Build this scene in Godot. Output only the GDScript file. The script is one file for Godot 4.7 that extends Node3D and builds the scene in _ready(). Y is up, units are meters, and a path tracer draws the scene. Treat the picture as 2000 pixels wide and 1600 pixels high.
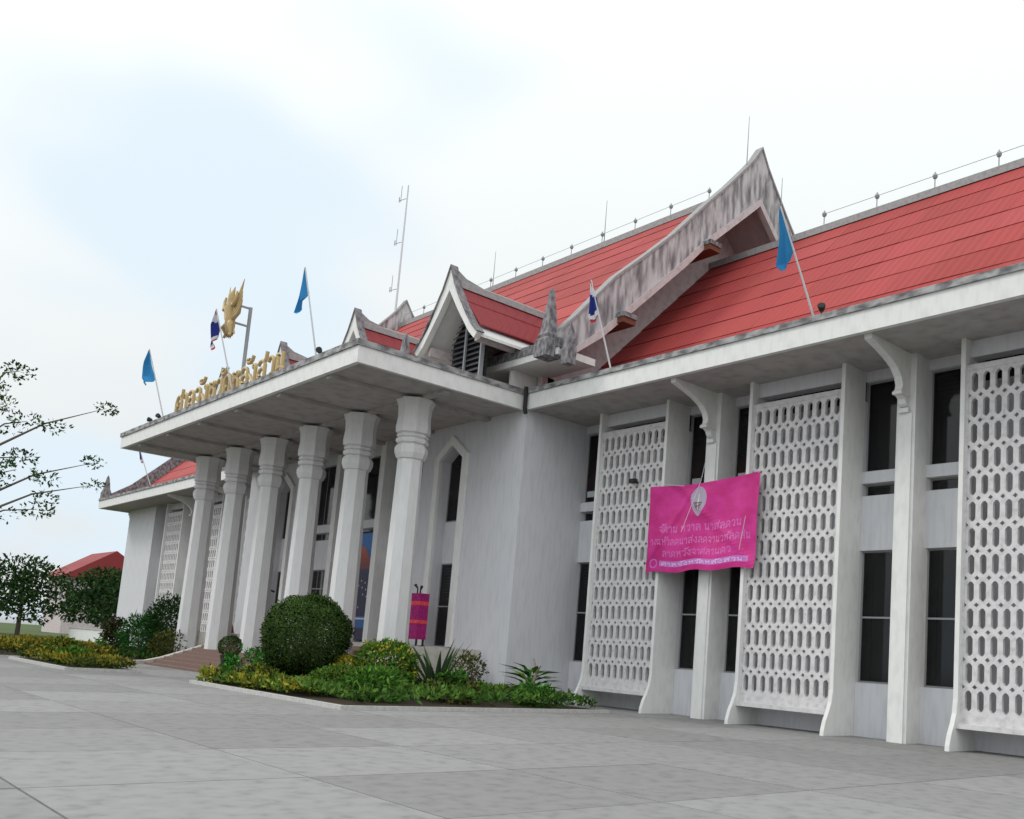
extends Node3D
# A courthouse with a columned portico, red roofs and pierced concrete screens, under an overcast sky.
# Units are metres; the camera stands at x 0, z 0; the facade runs along x and faces +z.

const CX := -39.14        # axis of symmetry of the building
const SOFFIT := 10.42
const TOP := 11.15        # top of the eave fascia
const ZW := -22.95        # window wall of the wings
const ZF := -21.9         # front of the wing fins
const ZB := -20.05        # front wall of the central block
const K := 1.05            # the roof stands this much farther back than first measured
const ZR := -28.0 * K         # line of the ridges
const YR1 := 1.7 + K * (18.2 - 1.7)         # ridge of the wings
const YR2 := 1.7 + K * (21.1 - 1.7)         # ridge of the centre

var used := {}
var rng := RandomNumberGenerator.new()
var M := {}
var hall: Node3D
var weather_noise := FastNoiseLite.new()

# ---------------------------------------------------------------- mesh builder
class MB:
	var v := PackedVector3Array()
	var n := PackedVector3Array()
	var u := PackedVector2Array()
	var c := PackedColorArray()
	var col := Color(1, 1, 1)
	func tri(a: Vector3, b: Vector3, d: Vector3, ua := Vector2.ZERO, ub := Vector2.ZERO, ud := Vector2.ZERO) -> void:
		var nn := (b - a).cross(d - a)
		if nn.length_squared() < 1e-14:
			return
		nn = nn.normalized()
		v.append(a); v.append(d); v.append(b)
		n.append(nn); n.append(nn); n.append(nn)
		u.append(ua); u.append(ud); u.append(ub)
		c.append(col); c.append(col); c.append(col)
	func tri_n(a: Vector3, b: Vector3, d: Vector3, na: Vector3, nb: Vector3, nd: Vector3) -> void:
		v.append(a); v.append(d); v.append(b)
		n.append(na); n.append(nd); n.append(nb)
		u.append(Vector2.ZERO); u.append(Vector2.ZERO); u.append(Vector2.ZERO)
		c.append(col); c.append(col); c.append(col)
	func quad(a: Vector3, b: Vector3, d: Vector3, e: Vector3, ua := Vector2(0, 1), ub := Vector2(1, 1), ud := Vector2(1, 0), ue := Vector2(0, 0)) -> void:
		tri(a, b, d, ua, ub, ud)
		tri(a, d, e, ua, ud, ue)
	func box(x0: float, x1: float, y0: float, y1: float, z0: float, z1: float) -> void:
		var p := [Vector3(x0, y0, z0), Vector3(x1, y0, z0), Vector3(x1, y1, z0), Vector3(x0, y1, z0), Vector3(x0, y0, z1), Vector3(x1, y0, z1), Vector3(x1, y1, z1), Vector3(x0, y1, z1)]
		quad(p[4], p[5], p[6], p[7]); quad(p[1], p[0], p[3], p[2])
		quad(p[5], p[1], p[2], p[6]); quad(p[0], p[4], p[7], p[3])
		quad(p[7], p[6], p[2], p[3]); quad(p[0], p[1], p[5], p[4])
	func cbox(cc: Vector3, s: Vector3) -> void:
		box(cc.x - s.x / 2, cc.x + s.x / 2, cc.y - s.y / 2, cc.y + s.y / 2, cc.z - s.z / 2, cc.z + s.z / 2)
	# a flat polygon (2D outline mapped by axis) pushed along that axis
	func prism(poly: PackedVector2Array, axis: String, a: float, b: float) -> void:
		var lo := minf(a, b)
		var hi := maxf(a, b)
		var area := 0.0
		for i in poly.size():
			var q := poly[(i + 1) % poly.size()]
			area += poly[i].x * q.y - q.x * poly[i].y
		var pp := poly.duplicate()
		if area < 0:
			pp.reverse()
		var f := func(q: Vector2, t: float) -> Vector3:
			if axis == "x": return Vector3(t, q.y, -q.x)   # given as (-z, y)
			if axis == "z": return Vector3(q.x, q.y, t)    # given as (x, y)
			return Vector3(q.x, t, -q.y)                   # given as (x, -z)
		var idx := Geometry2D.triangulate_polygon(pp)
		for i in range(0, idx.size(), 3):
			var a2: Vector2 = pp[idx[i]]
			var b2: Vector2 = pp[idx[i + 1]]
			var c2: Vector2 = pp[idx[i + 2]]
			if (b2 - a2).cross(c2 - a2) < 0:
				var t2 := b2
				b2 = c2
				c2 = t2
			tri(f.call(a2, hi), f.call(b2, hi), f.call(c2, hi))
			tri(f.call(a2, lo), f.call(c2, lo), f.call(b2, lo))
		for i in pp.size():
			var q0: Vector2 = pp[i]
			var q1: Vector2 = pp[(i + 1) % pp.size()]
			quad(f.call(q0, lo), f.call(q1, lo), f.call(q1, hi), f.call(q0, hi))
	func lathe(prof: Array, cc: Vector3, sides: int, phase := 0.0, smooth := false) -> void:
		for k in sides:
			var a0 := phase + TAU * k / sides
			var a1 := phase + TAU * (k + 1) / sides
			for i in prof.size() - 1:
				var p: Vector2 = prof[i]
				var q: Vector2 = prof[i + 1]
				var A := cc + Vector3(cos(a0) * p.x, p.y, sin(a0) * p.x)
				var B := cc + Vector3(cos(a1) * p.x, p.y, sin(a1) * p.x)
				var C := cc + Vector3(cos(a1) * q.x, q.y, sin(a1) * q.x)
				var D := cc + Vector3(cos(a0) * q.x, q.y, sin(a0) * q.x)
				if smooth:
					var s := Vector2(q.y - p.y, p.x - q.x).normalized()
					var n0 := Vector3(cos(a0) * s.x, s.y, sin(a0) * s.x)
					var n1 := Vector3(cos(a1) * s.x, s.y, sin(a1) * s.x)
					tri_n(A, C, B, n0, n1, n1)
					tri_n(A, D, C, n0, n0, n1)
				else:
					quad(A, D, C, B)
	func tube(pts: Array, radii: Array, sides := 6, caps := true) -> void:
		var m := pts.size()
		var rings := []
		var ref := Vector3.UP
		var d0: Vector3 = (pts[1] - pts[0]).normalized()
		if absf(d0.y) > 0.9:
			ref = Vector3(0, 0, 1)
		for i in m:
			var d: Vector3 = (pts[mini(i + 1, m - 1)] - pts[maxi(i - 1, 0)]).normalized()
			var s := d.cross(ref)
			if s.length() < 1e-4:
				s = d.cross(Vector3(1, 0, 0))
			s = s.normalized()
			var w := s.cross(d).normalized()
			ref = w
			var ring := []
			var r: float = radii[mini(i, radii.size() - 1)]
			for k in sides:
				var a := TAU * k / sides
				ring.append([pts[i] + (s * cos(a) + w * sin(a)) * r, s * cos(a) + w * sin(a)])
			rings.append(ring)
		for i in m - 1:
			for k in sides:
				var k1 := (k + 1) % sides
				var A = rings[i][k]; var B = rings[i][k1]; var C = rings[i + 1][k1]; var D = rings[i + 1][k]
				tri_n(A[0], C[0], B[0], A[1], C[1], B[1])
				tri_n(A[0], D[0], C[0], A[1], D[1], C[1])
		if caps:
			for k in range(1, sides - 1):
				tri(rings[0][0][0], rings[0][k][0], rings[0][k + 1][0])
				tri(rings[m - 1][0][0], rings[m - 1][k + 1][0], rings[m - 1][k][0])
	func mesh(off := Vector3.ZERO) -> ArrayMesh:
		if off != Vector3.ZERO:
			for i in v.size():
				v[i] -= off
		var arr := []
		arr.resize(Mesh.ARRAY_MAX)
		arr[Mesh.ARRAY_VERTEX] = v
		arr[Mesh.ARRAY_NORMAL] = n
		arr[Mesh.ARRAY_TEX_UV] = u
		arr[Mesh.ARRAY_COLOR] = c
		var m := ArrayMesh.new()
		m.add_surface_from_arrays(Mesh.PRIMITIVE_TRIANGLES, arr)
		return m

func gpos(o: Node) -> Vector3:
	var p := Vector3.ZERO
	while o is Node3D and o != self:
		p += (o as Node3D).position
		o = o.get_parent()
	return p

func numbered(called: String) -> String:
	if not used.has(called):
		used[called] = 0
		return called
	used[called] += 1
	return "%s_%03d" % [called, used[called]]

func childname(parent: Node, called: String) -> String:
	if parent == self:
		return numbered(called)
	var names: Dictionary = parent.get_meta("_n", {}) if parent.has_meta("_n") else {}
	var k: int = names.get(called, -1) + 1
	names[called] = k
	parent.set_meta("_n", names)
	return called if k == 0 else "%s_%03d" % [called, k]

# commit a builder whose points are in world coordinates as one part
func part(called: String, mb: MB, mat: Material, parent: Node = self) -> MeshInstance3D:
	var o := MeshInstance3D.new()
	o.name = childname(parent, called)
	o.mesh = mb.mesh(gpos(parent) if parent != self else Vector3.ZERO)
	o.material_override = mat
	parent.add_child(o, true)
	return o

# place a shared mesh as a part at a world position
func inst(called: String, mesh: Mesh, mat: Material, at: Vector3, parent: Node = self, turn := 0.0) -> MeshInstance3D:
	var o := MeshInstance3D.new()
	o.name = childname(parent, called)
	o.mesh = mesh
	o.material_override = mat
	o.position = at - (gpos(parent) if parent != self else Vector3.ZERO)
	o.rotation.y = turn
	parent.add_child(o, true)
	return o

func thing(called: String, label: String, category: String, at := Vector3.ZERO, group := "") -> Node3D:
	var o := Node3D.new()
	o.name = numbered(called)
	add_child(o, true)
	o.position = at
	tag(o, label, category, group)
	return o

func tag(o: Node, label: String, category: String, group := "") -> void:
	o.set_meta("label", label)
	o.set_meta("category", category)
	if group != "":
		o.set_meta("group", group)

func stuff(o: Node) -> void:
	o.set_meta("kind", "stuff")

func V2(a: Array) -> PackedVector2Array:
	var p := PackedVector2Array()
	for i in range(0, a.size(), 2):
		p.append(Vector2(a[i], a[i + 1]))
	return p

func mir(x: float) -> float:
	return 2.0 * CX - x

# ---------------------------------------------------------------- materials
func noise_tex(freq: float, ramp: Array, seed_: int, octaves := 4, size := 512, kind := FastNoiseLite.TYPE_SIMPLEX_SMOOTH) -> NoiseTexture2D:
	var f := FastNoiseLite.new()
	f.noise_type = kind
	f.frequency = freq
	f.fractal_octaves = octaves
	f.seed = seed_
	var g := Gradient.new()
	var offs := PackedFloat32Array()
	var cols := PackedColorArray()
	for i in range(0, ramp.size(), 2):
		offs.append(ramp[i])
		cols.append(ramp[i + 1])
	g.offsets = offs
	g.colors = cols
	var t := NoiseTexture2D.new()
	t.width = size
	t.height = size
	t.seamless = true
	t.noise = f
	t.color_ramp = g
	return t

func lin(r: float, g: float, b: float) -> Color:
	return Color(r, g, b).linear_to_srgb()

func grey(a: float) -> Color:
	return Color(a, a, a)

func mat(color: Color, rough := 0.8, tex: Texture2D = null, scale := Vector3.ONE, spec := 0.3) -> StandardMaterial3D:
	var m := StandardMaterial3D.new()
	m.albedo_color = color
	m.roughness = rough
	m.metallic_specular = spec
	if tex:
		m.albedo_texture = tex
		m.uv1_triplanar = true
		m.uv1_world_triplanar = true
		m.uv1_scale = scale
	return m

func vmat(rough := 0.8, spec := 0.3) -> StandardMaterial3D:
	var m := StandardMaterial3D.new()
	m.vertex_color_use_as_albedo = true
	m.roughness = rough
	m.metallic_specular = spec
	return m

func make_materials() -> void:
	# painted wall: faint rain streaks; stained concrete: dark lichen
	var streak := noise_tex(0.012, [0.0, grey(0.94), 0.35, grey(0.975), 0.6, grey(1.0), 1.0, Color(0.985, 0.985, 0.975)], 3, 5)
	var blotch := noise_tex(0.02, [0.0, Color(0.52, 0.51, 0.53), 0.3, Color(0.70, 0.69, 0.70), 0.5, Color(0.86, 0.85, 0.85), 0.72, grey(0.97), 1.0, grey(1.0)], 11, 6)
	var mott := noise_tex(0.025, [0.0, grey(0.84), 0.45, grey(0.95), 1.0, grey(1.0)], 23, 5)
	M.wall = mat(lin(0.565, 0.56, 0.585), 0.75, streak, Vector3(0.7, 0.11, 0.7))
	M.white = mat(lin(0.68, 0.672, 0.655), 0.7, streak, Vector3(0.5, 0.2, 0.5))
	M.screen = mat(lin(0.62, 0.60, 0.60), 0.8, mott, Vector3(0.3, 0.3, 0.3))
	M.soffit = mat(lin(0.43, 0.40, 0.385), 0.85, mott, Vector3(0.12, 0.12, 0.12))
	M.column = mat(lin(0.63, 0.62, 0.62), 0.75, streak, Vector3(1.1, 0.15, 1.1))
	M.stain = mat(lin(0.54, 0.52, 0.525), 0.9, blotch, Vector3(0.24, 0.055, 0.24))
	M.dark_stain = mat(lin(0.27, 0.26, 0.27), 0.9, blotch, Vector3(0.4, 0.25, 0.4))
	M.coping = mat(lin(0.37, 0.37, 0.37), 0.9, blotch, Vector3(0.16, 0.3, 0.16))
	M.gable = mat(lin(0.58, 0.50, 0.50), 0.85, mott, Vector3(0.2, 0.2, 0.2))
	M.ridge = mat(lin(0.33, 0.32, 0.32), 0.9, mott, Vector3(0.4, 0.4, 0.4))
	M.glass = mat(lin(0.012, 0.013, 0.016), 0.07, null, Vector3.ONE, 0.4)
	M.glass.transparency = BaseMaterial3D.TRANSPARENCY_ALPHA
	M.glass.albedo_color = Color(0.05, 0.055, 0.065, 0.55)
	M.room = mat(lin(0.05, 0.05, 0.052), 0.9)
	M.blind = mat(lin(0.16, 0.155, 0.15), 0.9)
	M.frame = mat(lin(0.22, 0.22, 0.22), 0.5)
	M.louver = mat(lin(0.07, 0.07, 0.08), 0.7)
	M.dark = mat(lin(0.03, 0.03, 0.03), 0.8)
	M.metal = mat(lin(0.28, 0.29, 0.31), 0.5)
	M.white_metal = mat(lin(0.6, 0.6, 0.62), 0.45)
	M.purlin = mat(lin(0.18, 0.07, 0.045), 0.8, mott, Vector3(0.6, 0.6, 0.6))
	M.gold = mat(lin(0.46, 0.34, 0.17), 0.5)
	M.step = mat(lin(0.21, 0.135, 0.115), 0.75, mott, Vector3(0.7, 0.7, 0.7))
	M.plinth = mat(lin(0.50, 0.46, 0.42), 0.8, mott, Vector3(0.3, 0.3, 0.3))
	# roof sheets: corrugation by normal map along u, weathering by a world-space texture
	var im := Image.create(64, 8, false, Image.FORMAT_RGB8)
	for x in 64:
		var s := -cos(TAU * x / 64.0) * 0.62
		var nn := Vector3(s, 0, 1).normalized()
		for y in 8:
			im.set_pixel(x, y, Color(nn.x * 0.5 + 0.5, 0.5, nn.z * 0.5 + 0.5))
	var nt := ImageTexture.create_from_image(im)
	for k in 3:
		var r := StandardMaterial3D.new()
		r.albedo_color = [lin(0.245, 0.036, 0.04), lin(0.225, 0.034, 0.038), lin(0.255, 0.04, 0.044)][k]
		r.roughness = 0.7
		r.metallic_specular = 0.3
		r.normal_enabled = true
		r.normal_texture = nt
		r.normal_scale = 0.5
		r.detail_enabled = false
		M["roof%d" % k] = r
	M.roof_sheet = M.roof0.duplicate()
	M.roof_sheet.albedo_color = Color(1, 1, 1)
	M.roof_sheet.normal_scale = 0.35
	M.roof_sheet.vertex_color_use_as_albedo = true
	weather_noise.seed = 31
	weather_noise.frequency = 0.09
	weather_noise.fractal_octaves = 3
	M.leaf = vmat(0.75, 0.12)
	M.leaf.backlight_enabled = true
	M.leaf.backlight = Color(0.06, 0.08, 0.02)
	M.bark = mat(lin(0.13, 0.10, 0.075), 0.95, mott, Vector3(2, 2, 2))
	M.cloth = vmat(0.85, 0.1)
	M.cloth.backlight_enabled = true
	M.cloth.backlight = Color(0.25, 0.25, 0.25)
	M.soil = mat(lin(0.075, 0.055, 0.04), 0.95, mott, Vector3(0.8, 0.8, 0.8))
	M.pave = mat(lin(0.36, 0.355, 0.345), 0.88, noise_tex(0.02, [0.0, grey(0.82), 0.35, grey(0.94), 0.6, grey(0.97), 1.0, grey(1.0)], 41, 8, 1024), Vector3(0.13, 0.13, 0.13))
	for k in 3:
		M["pave%d" % k] = M.pave.duplicate()
		M["pave%d" % k].albedo_color = lin(0.28 - 0.025 * k, 0.276 - 0.025 * k, 0.27 - 0.025 * k)
	M.kerb = mat(lin(0.48, 0.47, 0.45), 0.85, mott, Vector3(0.5, 0.5, 0.5))
	M.grass = mat(lin(0.07, 0.10, 0.03), 0.95, mott, Vector3(0.3, 0.3, 0.3))

# ---------------------------------------------------------------- scene
func _ready() -> void:
	rng.seed = 7
	make_sky_camera()
	make_materials()
	make_ground()
	hall = thing("courthouse", "large white courthouse with red roofs, columned portico and pierced concrete screens", "building", Vector3(CX, 0, -20.0))
	make_block()
	make_wings()
	make_portico()
	make_roofs()
	make_dormers()
	make_sign()
	make_emblem()
	make_flags()
	make_roof_gear()
	make_banner()
	make_porch_things()
	make_plants()
	make_background()
	for o in find_children("*", "", true, false):
		if o.has_meta("_n"):
			o.remove_meta("_n")

func make_sky_camera() -> void:
	var cam := Camera3D.new()
	cam.name = "camera"
	add_child(cam)
	var near := 0.1
	cam.transform = Transform3D(Basis(Vector3(0.698931, 0.066834, -0.712059), Vector3(0.045758, 0.989405, 0.137779), Vector3(0.713723, -0.128881, 0.688468)).orthonormalized(), Vector3(0, 1.7, 0))
	cam.set_frustum(1600.0 / 1850.4 * near, Vector2((1000.0 - 1246.8) / 1850.4, (1050.26 - 800.0) / 1850.4) * near, near, 1200.0)
	cam.current = true
	var we := WorldEnvironment.new()
	we.name = "environment"
	var e := Environment.new()
	e.background_mode = Environment.BG_SKY
	e.tonemap_mode = Environment.TONE_MAPPER_LINEAR
	e.tonemap_exposure = 1.0
	e.sdfgi_enabled = true
	e.ssao_enabled = true
	e.ssil_enabled = true
	var sky := Sky.new()
	var pm := PanoramaSkyMaterial.new()
	pm.panorama = ImageTexture.create_from_image(sky_image())
	sky.sky_material = pm
	e.sky = sky
	we.environment = e
	add_child(we)
	var sun := DirectionalLight3D.new()
	sun.name = "sun"
	sun.light_energy = 0.5
	sun.light_angular_distance = 14.0
	sun.light_color = Color(1.0, 0.985, 0.955)
	sun.shadow_enabled = true
	add_child(sun)
	sun.look_at_from_position(Vector3(-8, 8, 5.5), Vector3.ZERO, Vector3.UP)

func sky_image() -> Image:
	# an overcast sky: bright cloud with thin bluish gaps, brighter overhead
	var w := 512
	var h := 256
	var im := Image.create(w, h, false, Image.FORMAT_RGBF)
	var f := FastNoiseLite.new()
	f.seed = 83
	f.frequency = 1.0
	f.fractal_octaves = 4
	var toward := Vector3(-8, 8, 5.5).normalized()
	for y in h:
		var el := PI / 2 - PI * (y + 0.5) / h
		for x in w:
			var az := TAU * x / w
			var d := Vector3(cos(az) * cos(el), sin(el), sin(az) * cos(el))
			var q := d / maxf(0.12, d.y + 0.25)
			var k := f.get_noise_3d(q.x * 0.8, q.y * 0.5 + 3.0, q.z * 0.8)
			var gap := smoothstep(0.0, 0.36, k)
			var up := clampf(d.y, 0.0, 1.0)
			var L := 0.97 + 0.3 * up + 0.3 * d.dot(toward) + 0.8 * pow(maxf(0.0, d.dot(toward)), 4.0)
			var c := Color(L * 0.945, L * 0.99, L).lerp(Color(0.76, 0.89, 0.99), gap * 0.85)
			if d.y < 0.0:
				c = Color(0.4, 0.39, 0.37)
			im.set_pixel(x, y, c)
	return im

func make_ground() -> void:
	var st := func(o: Node) -> void: o.set_meta("kind", "structure")
	var g := MB.new()
	g.box(-420, 160, -0.3, 0.0, -420, 60)
	st.call(part("ground", g, M.grass))
	var fc := Node3D.new()
	fc.name = numbered("forecourt")
	add_child(fc, true)
	st.call(fc)
	var base := MB.new()
	base.box(-78, 40, 0.002, 0.03, -23.4, 24)
	part("bedding", base, M.soil, fc)
	var sl := MB.new()
	sl.box(-1.487, 1.487, 0.0, 0.05, -1.487, 1.487)
	var slab := sl.mesh()
	for i in 24:
		for j in 9:
			inst("concrete_slab", slab, M["pave%d" % (rng.randi() % 3)], Vector3(-60.5 + 3.0 * i, 0.006 + 0.003 * rng.randf(), -21.9 + 3.0 * j), fc)
	var rest := MB.new()
	rest.box(11.0, 40.0, 0.03, 0.05, -23.4, 24.0)
	rest.box(-78.0, 11.0, 0.03, 0.05, 3.6, 24.0)
	part("concrete_apron", rest, M.pave0, fc)
	# planting beds with kerbs, either side of the steps
	for bed in [[-31.4, -21.6, -20.0, -11.3], [-62.0, -47.6, -20.6, -8.6], [-46.0, -37.6, -11.5, -9.2]]:
		var s := MB.new()
		s.box(bed[0], bed[1], 0.006, 0.13, bed[2], bed[3])
		st.call(part("planting_bed", s, M.soil))
		var k := MB.new()
		k.box(bed[0] - 0.15, bed[1] + 0.15, 0.006, 0.16, bed[3], bed[3] + 0.15)
		k.box(bed[1], bed[1] + 0.15, 0.006, 0.158, bed[2], bed[3])
		k.box(bed[0] - 0.15, bed[0], 0.006, 0.158, bed[2], bed[3])
		st.call(part("kerb", k, M.kerb))

# ---------------------------------------------------------------- central block behind the columns
func window(x0: float, x1: float, y0: float, y1: float, z: float, bars: Array, mull: Array) -> void:
	# frame set in the opening, pane behind it
	var fr := MB.new()
	var t := 0.05
	fr.box(x0, x1, y0, y0 + t, z - 0.06, z)
	fr.box(x0, x1, y1 - t, y1, z - 0.06, z)
	fr.box(x0, x0 + t, y0 + t, y1 - t, z - 0.06, z)
	fr.box(x1 - t, x1, y0 + t, y1 - t, z - 0.06, z)
	var o := part("window", fr, M.frame, hall)
	var pn := MB.new()
	pn.box(x0 + t * 0.5, x1 - t * 0.5, y0 + t * 0.5, y1 - t * 0.5, z - 0.04, z - 0.025)
	part("pane", pn, M.glass, o)
	# a dim interior: back board, and a half-lowered blind in some windows
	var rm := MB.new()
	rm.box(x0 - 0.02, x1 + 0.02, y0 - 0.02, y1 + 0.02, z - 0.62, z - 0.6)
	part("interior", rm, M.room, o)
	if y1 - y0 > 1.5 and rng.randf() < 0.55:
		var drop := (y1 - y0) * rng.randf_range(0.2, 0.5)
		var bl := MB.new()
		var n := int(drop / 0.12)
		for k in n:
			var yy := y1 - 0.06 - k * 0.12
			bl.quad(Vector3(x0 + 0.06, yy - 0.1, z - 0.16), Vector3(x1 - 0.06, yy - 0.1, z - 0.16), Vector3(x1 - 0.06, yy, z - 0.2), Vector3(x0 + 0.06, yy, z - 0.2))
		stuff(part("blind", bl, M.blind, o))
	for b in bars:
		var bb := MB.new()
		bb.box(x0 + t, x1 - t, b - 0.025, b + 0.025, z - 0.055, z + 0.012)
		part("transom", bb, M.metal, o)
	for b in mull:
		var bb := MB.new()
		bb.box(b - 0.02, b + 0.02, y0 + t, y1 - t, z - 0.055, z - 0.004)
		part("mullion", bb, M.frame, o)

func wall_box(x0: float, x1: float, y0: float, y1: float, z0: float, z1: float, m: Material = null, called := "wall") -> void:
	var b := MB.new()
	b.box(x0, x1, y0, y1, z0, z1)
	part(called, b, m if m else M.wall, hall)

func make_block() -> void:
	# blank front walls with a pointed niche each side
	for s in [1, -1]:
		var fx := func(x: float) -> float: return x if s > 0 else mir(x)
		var a: float = fx.call(-27.0)
		var b: float = fx.call(-30.75)
		wall_box(minf(a, b), maxf(a, b), 0, SOFFIT + 0.6, ZB - 0.5, ZB)
		# niche: opening x -32.35..-30.75, spring line 9.05, apex 9.62
		var c: float = fx.call(-32.35)
		var d: float = fx.call(-33.75)
		wall_box(minf(c, d), maxf(c, d), 1.72, SOFFIT + 0.6, ZB - 0.5, ZB)
		var top := MB.new()
		var mid: float = fx.call(-31.55)
		top.prism(V2([minf(b, c), 9.05, mid, 9.62, maxf(b, c), 9.05, maxf(b, c), SOFFIT + 0.6, minf(b, c), SOFFIT + 0.6]), "z", ZB - 0.5, ZB)
		part("wall", top, M.wall, hall)
		# raised surround of the niche
		var fr := MB.new()
		fr.prism(V2([b - 0.32, 1.74, b + 0.0, 1.74, b, 9.05, mid, 9.62, c, 9.05, c, 1.74, c + 0.32, 1.74, c + 0.32, 9.2, mid, 10.0, b - 0.32, 9.2]) if s < 0 else V2([c - 0.32, 1.74, c, 1.74, c, 9.05, mid, 9.62, b, 9.05, b, 1.74, b + 0.32, 1.74, b + 0.32, 9.2, mid, 10.0, c - 0.32, 9.2]), "z", ZB + 0.002, ZB + 0.12)
		part("niche_surround", fr, M.white, hall)
		var zb := ZB - 0.42
		wall_box(minf(b, c), maxf(b, c), 0.0, 1.74, ZB - 0.5, ZB)
		wall_box(minf(b, c), maxf(b, c), 5.0, 6.65, zb - 0.3, zb)
		window(minf(b, c), maxf(b, c), 6.65, 9.6, zb, [], [mid])
		window(minf(b, c), maxf(b, c), 1.74, 5.0, zb, [3.3], [mid])
		# side wall of the block returning to the wing
		var e: float = fx.call(-27.0)
		var g: float = fx.call(-27.5)
		wall_box(minf(e, g), maxf(e, g), 0, SOFFIT + 0.6, -23.2, ZB - 0.5)
	# glazed middle: five bays between fins
	var zg := -20.6
	var xs := [-44.53, -41.2, -37.08, -33.75]
	wall_box(-44.53, -33.75, 10.1, SOFFIT + 0.6, zg - 0.3, zg)
	wall_box(-44.53, -33.75, 0.0, 1.72, zg - 0.3, zg)
	for i in 3:
		var x0: float = xs[i] + (0.2 if i > 0 else 0.0)
		var x1: float = xs[i + 1] - (0.2 if i < 2 else 0.0)
		wall_box(x0, x1, 6.8, 7.18, zg - 0.3, zg)
		wall_box(x0, x1, 5.0, 6.42, zg - 0.3, zg)
		var w := (x1 - x0) / 3.0
		window(x0, x1, 7.18, 10.1, zg - 0.08, [], [x0 + w, x0 + 2 * w])
		window(x0, x1, 6.42, 6.8, zg - 0.08, [], [x0 + w, x0 + 2 * w])
		window(x0, x1, 1.72, 5.0, zg - 0.08, [4.1], [x0 + w * 0.5, x0 + w, x0 + 1.5 * w, x0 + 2 * w, x0 + 2.5 * w])
	for x in [-41.2, -37.08]:
		var f := MB.new()
		f.box(x - 0.2, x + 0.2, 1.72, SOFFIT, zg - 0.3, ZB + 0.02)
		part("fin", f, M.white, hall)
	for x in [-33.75, -44.53]:
		var f := MB.new()
		f.box(x - 0.02, x + 0.02, 1.73, SOFFIT + 0.3, zg - 0.3, ZB - 0.5)
		part("wall", f, M.wall, hall)
	# rear of the hall, closing the volume
	wall_box(mir(0.3), 0.3, 0, 11.4, -37.7, -37.4)

# ---------------------------------------------------------------- wings
var lattice_mesh: ArrayMesh

func lattice() -> ArrayMesh:
	# one pierced screen: 10 by 13 tall six-sided openings with small diamonds between, centred on x 0, z 0 (front)
	var mb := MB.new()
	var px := 0.31
	var py := 0.664
	var dz := -0.11
	for i in 10:
		for j in 13:
			var cx := (i - 4.5) * px
			var cy := 1.278 + j * py
			var hw := 0.086
			var hh := 0.245
			var dx := 0.066
			var dy := 0.062
			var W := px / 2
			var H := py / 2
			var el := dx if i > 0 else dx
			var inner := [Vector2(-hw, -hh + 0.07), Vector2(-0.03, -hh), Vector2(0.03, -hh), Vector2(hw, -hh + 0.07), Vector2(hw, hh - 0.07), Vector2(0.03, hh), Vector2(-0.03, hh), Vector2(-hw, hh - 0.07)]
			var bt := dy if j > 0 else 0.0
			var tp := dy if j < 12 else 0.0
			var bx := dx if j > 0 else 0.0
			var tx := dx if j < 12 else 0.0
			var rb := bx if i < 9 else 0.0
			var rt := tx if i < 9 else 0.0
			var outer := [Vector2(-W, -H + bt), Vector2(-W + bx, -H), Vector2(W - rb, -H), Vector2(W, -H + (bt if i < 9 else 0.0)), Vector2(W, H - (tp if i < 9 else 0.0)), Vector2(W - rt, H), Vector2(-W + tx, H), Vector2(-W, H - tp)]
			for k in 8:
				var k1 := (k + 1) % 8
				var a: Vector2 = inner[k]; var b: Vector2 = inner[k1]; var c: Vector2 = outer[k1]; var d: Vector2 = outer[k]
				var o := Vector3(cx, cy, 0)
				var f := func(q: Vector2, z: float) -> Vector3: return o + Vector3(q.x, q.y, z)
				mb.quad(f.call(d, 0), f.call(c, 0), f.call(b, 0), f.call(a, 0))
				mb.quad(f.call(c, dz), f.call(d, dz), f.call(a, dz), f.call(b, dz))
				mb.quad(f.call(a, 0), f.call(b, 0), f.call(b, dz), f.call(a, dz))
				if k % 2 == 0 and (c - d).length() > 1e-4 and absf(c.x - d.x) > 1e-4 and absf(c.y - d.y) > 1e-4:
					mb.quad(f.call(c, 0), f.call(d, 0), f.call(d, dz), f.call(c, dz))
	return mb.mesh()

func fin_profile() -> PackedVector2Array:
	# side view (-z, y): straight blade that sweeps out to a foot at the ground
	return V2([22.95, 0.0, 21.52, 0.0, 21.54, 0.2, 21.62, 0.45, 21.75, 0.7, 21.85, 0.95, 21.9, 1.3, 21.9, SOFFIT, 22.95, SOFFIT])

func bracket_profile() -> PackedVector2Array:
	return V2([20.25, SOFFIT, 20.28, 10.3, 20.8, 10.17, 21.2, 10.04, 21.55, 9.88, 21.76, 9.68, 21.84, 9.48, 21.82, 9.36, 21.76, 9.3, 21.84, 9.2, 21.98, 9.12, 22.04, 9.0, 22.12, 8.94, 22.25, 8.9, 22.25, SOFFIT])

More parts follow.
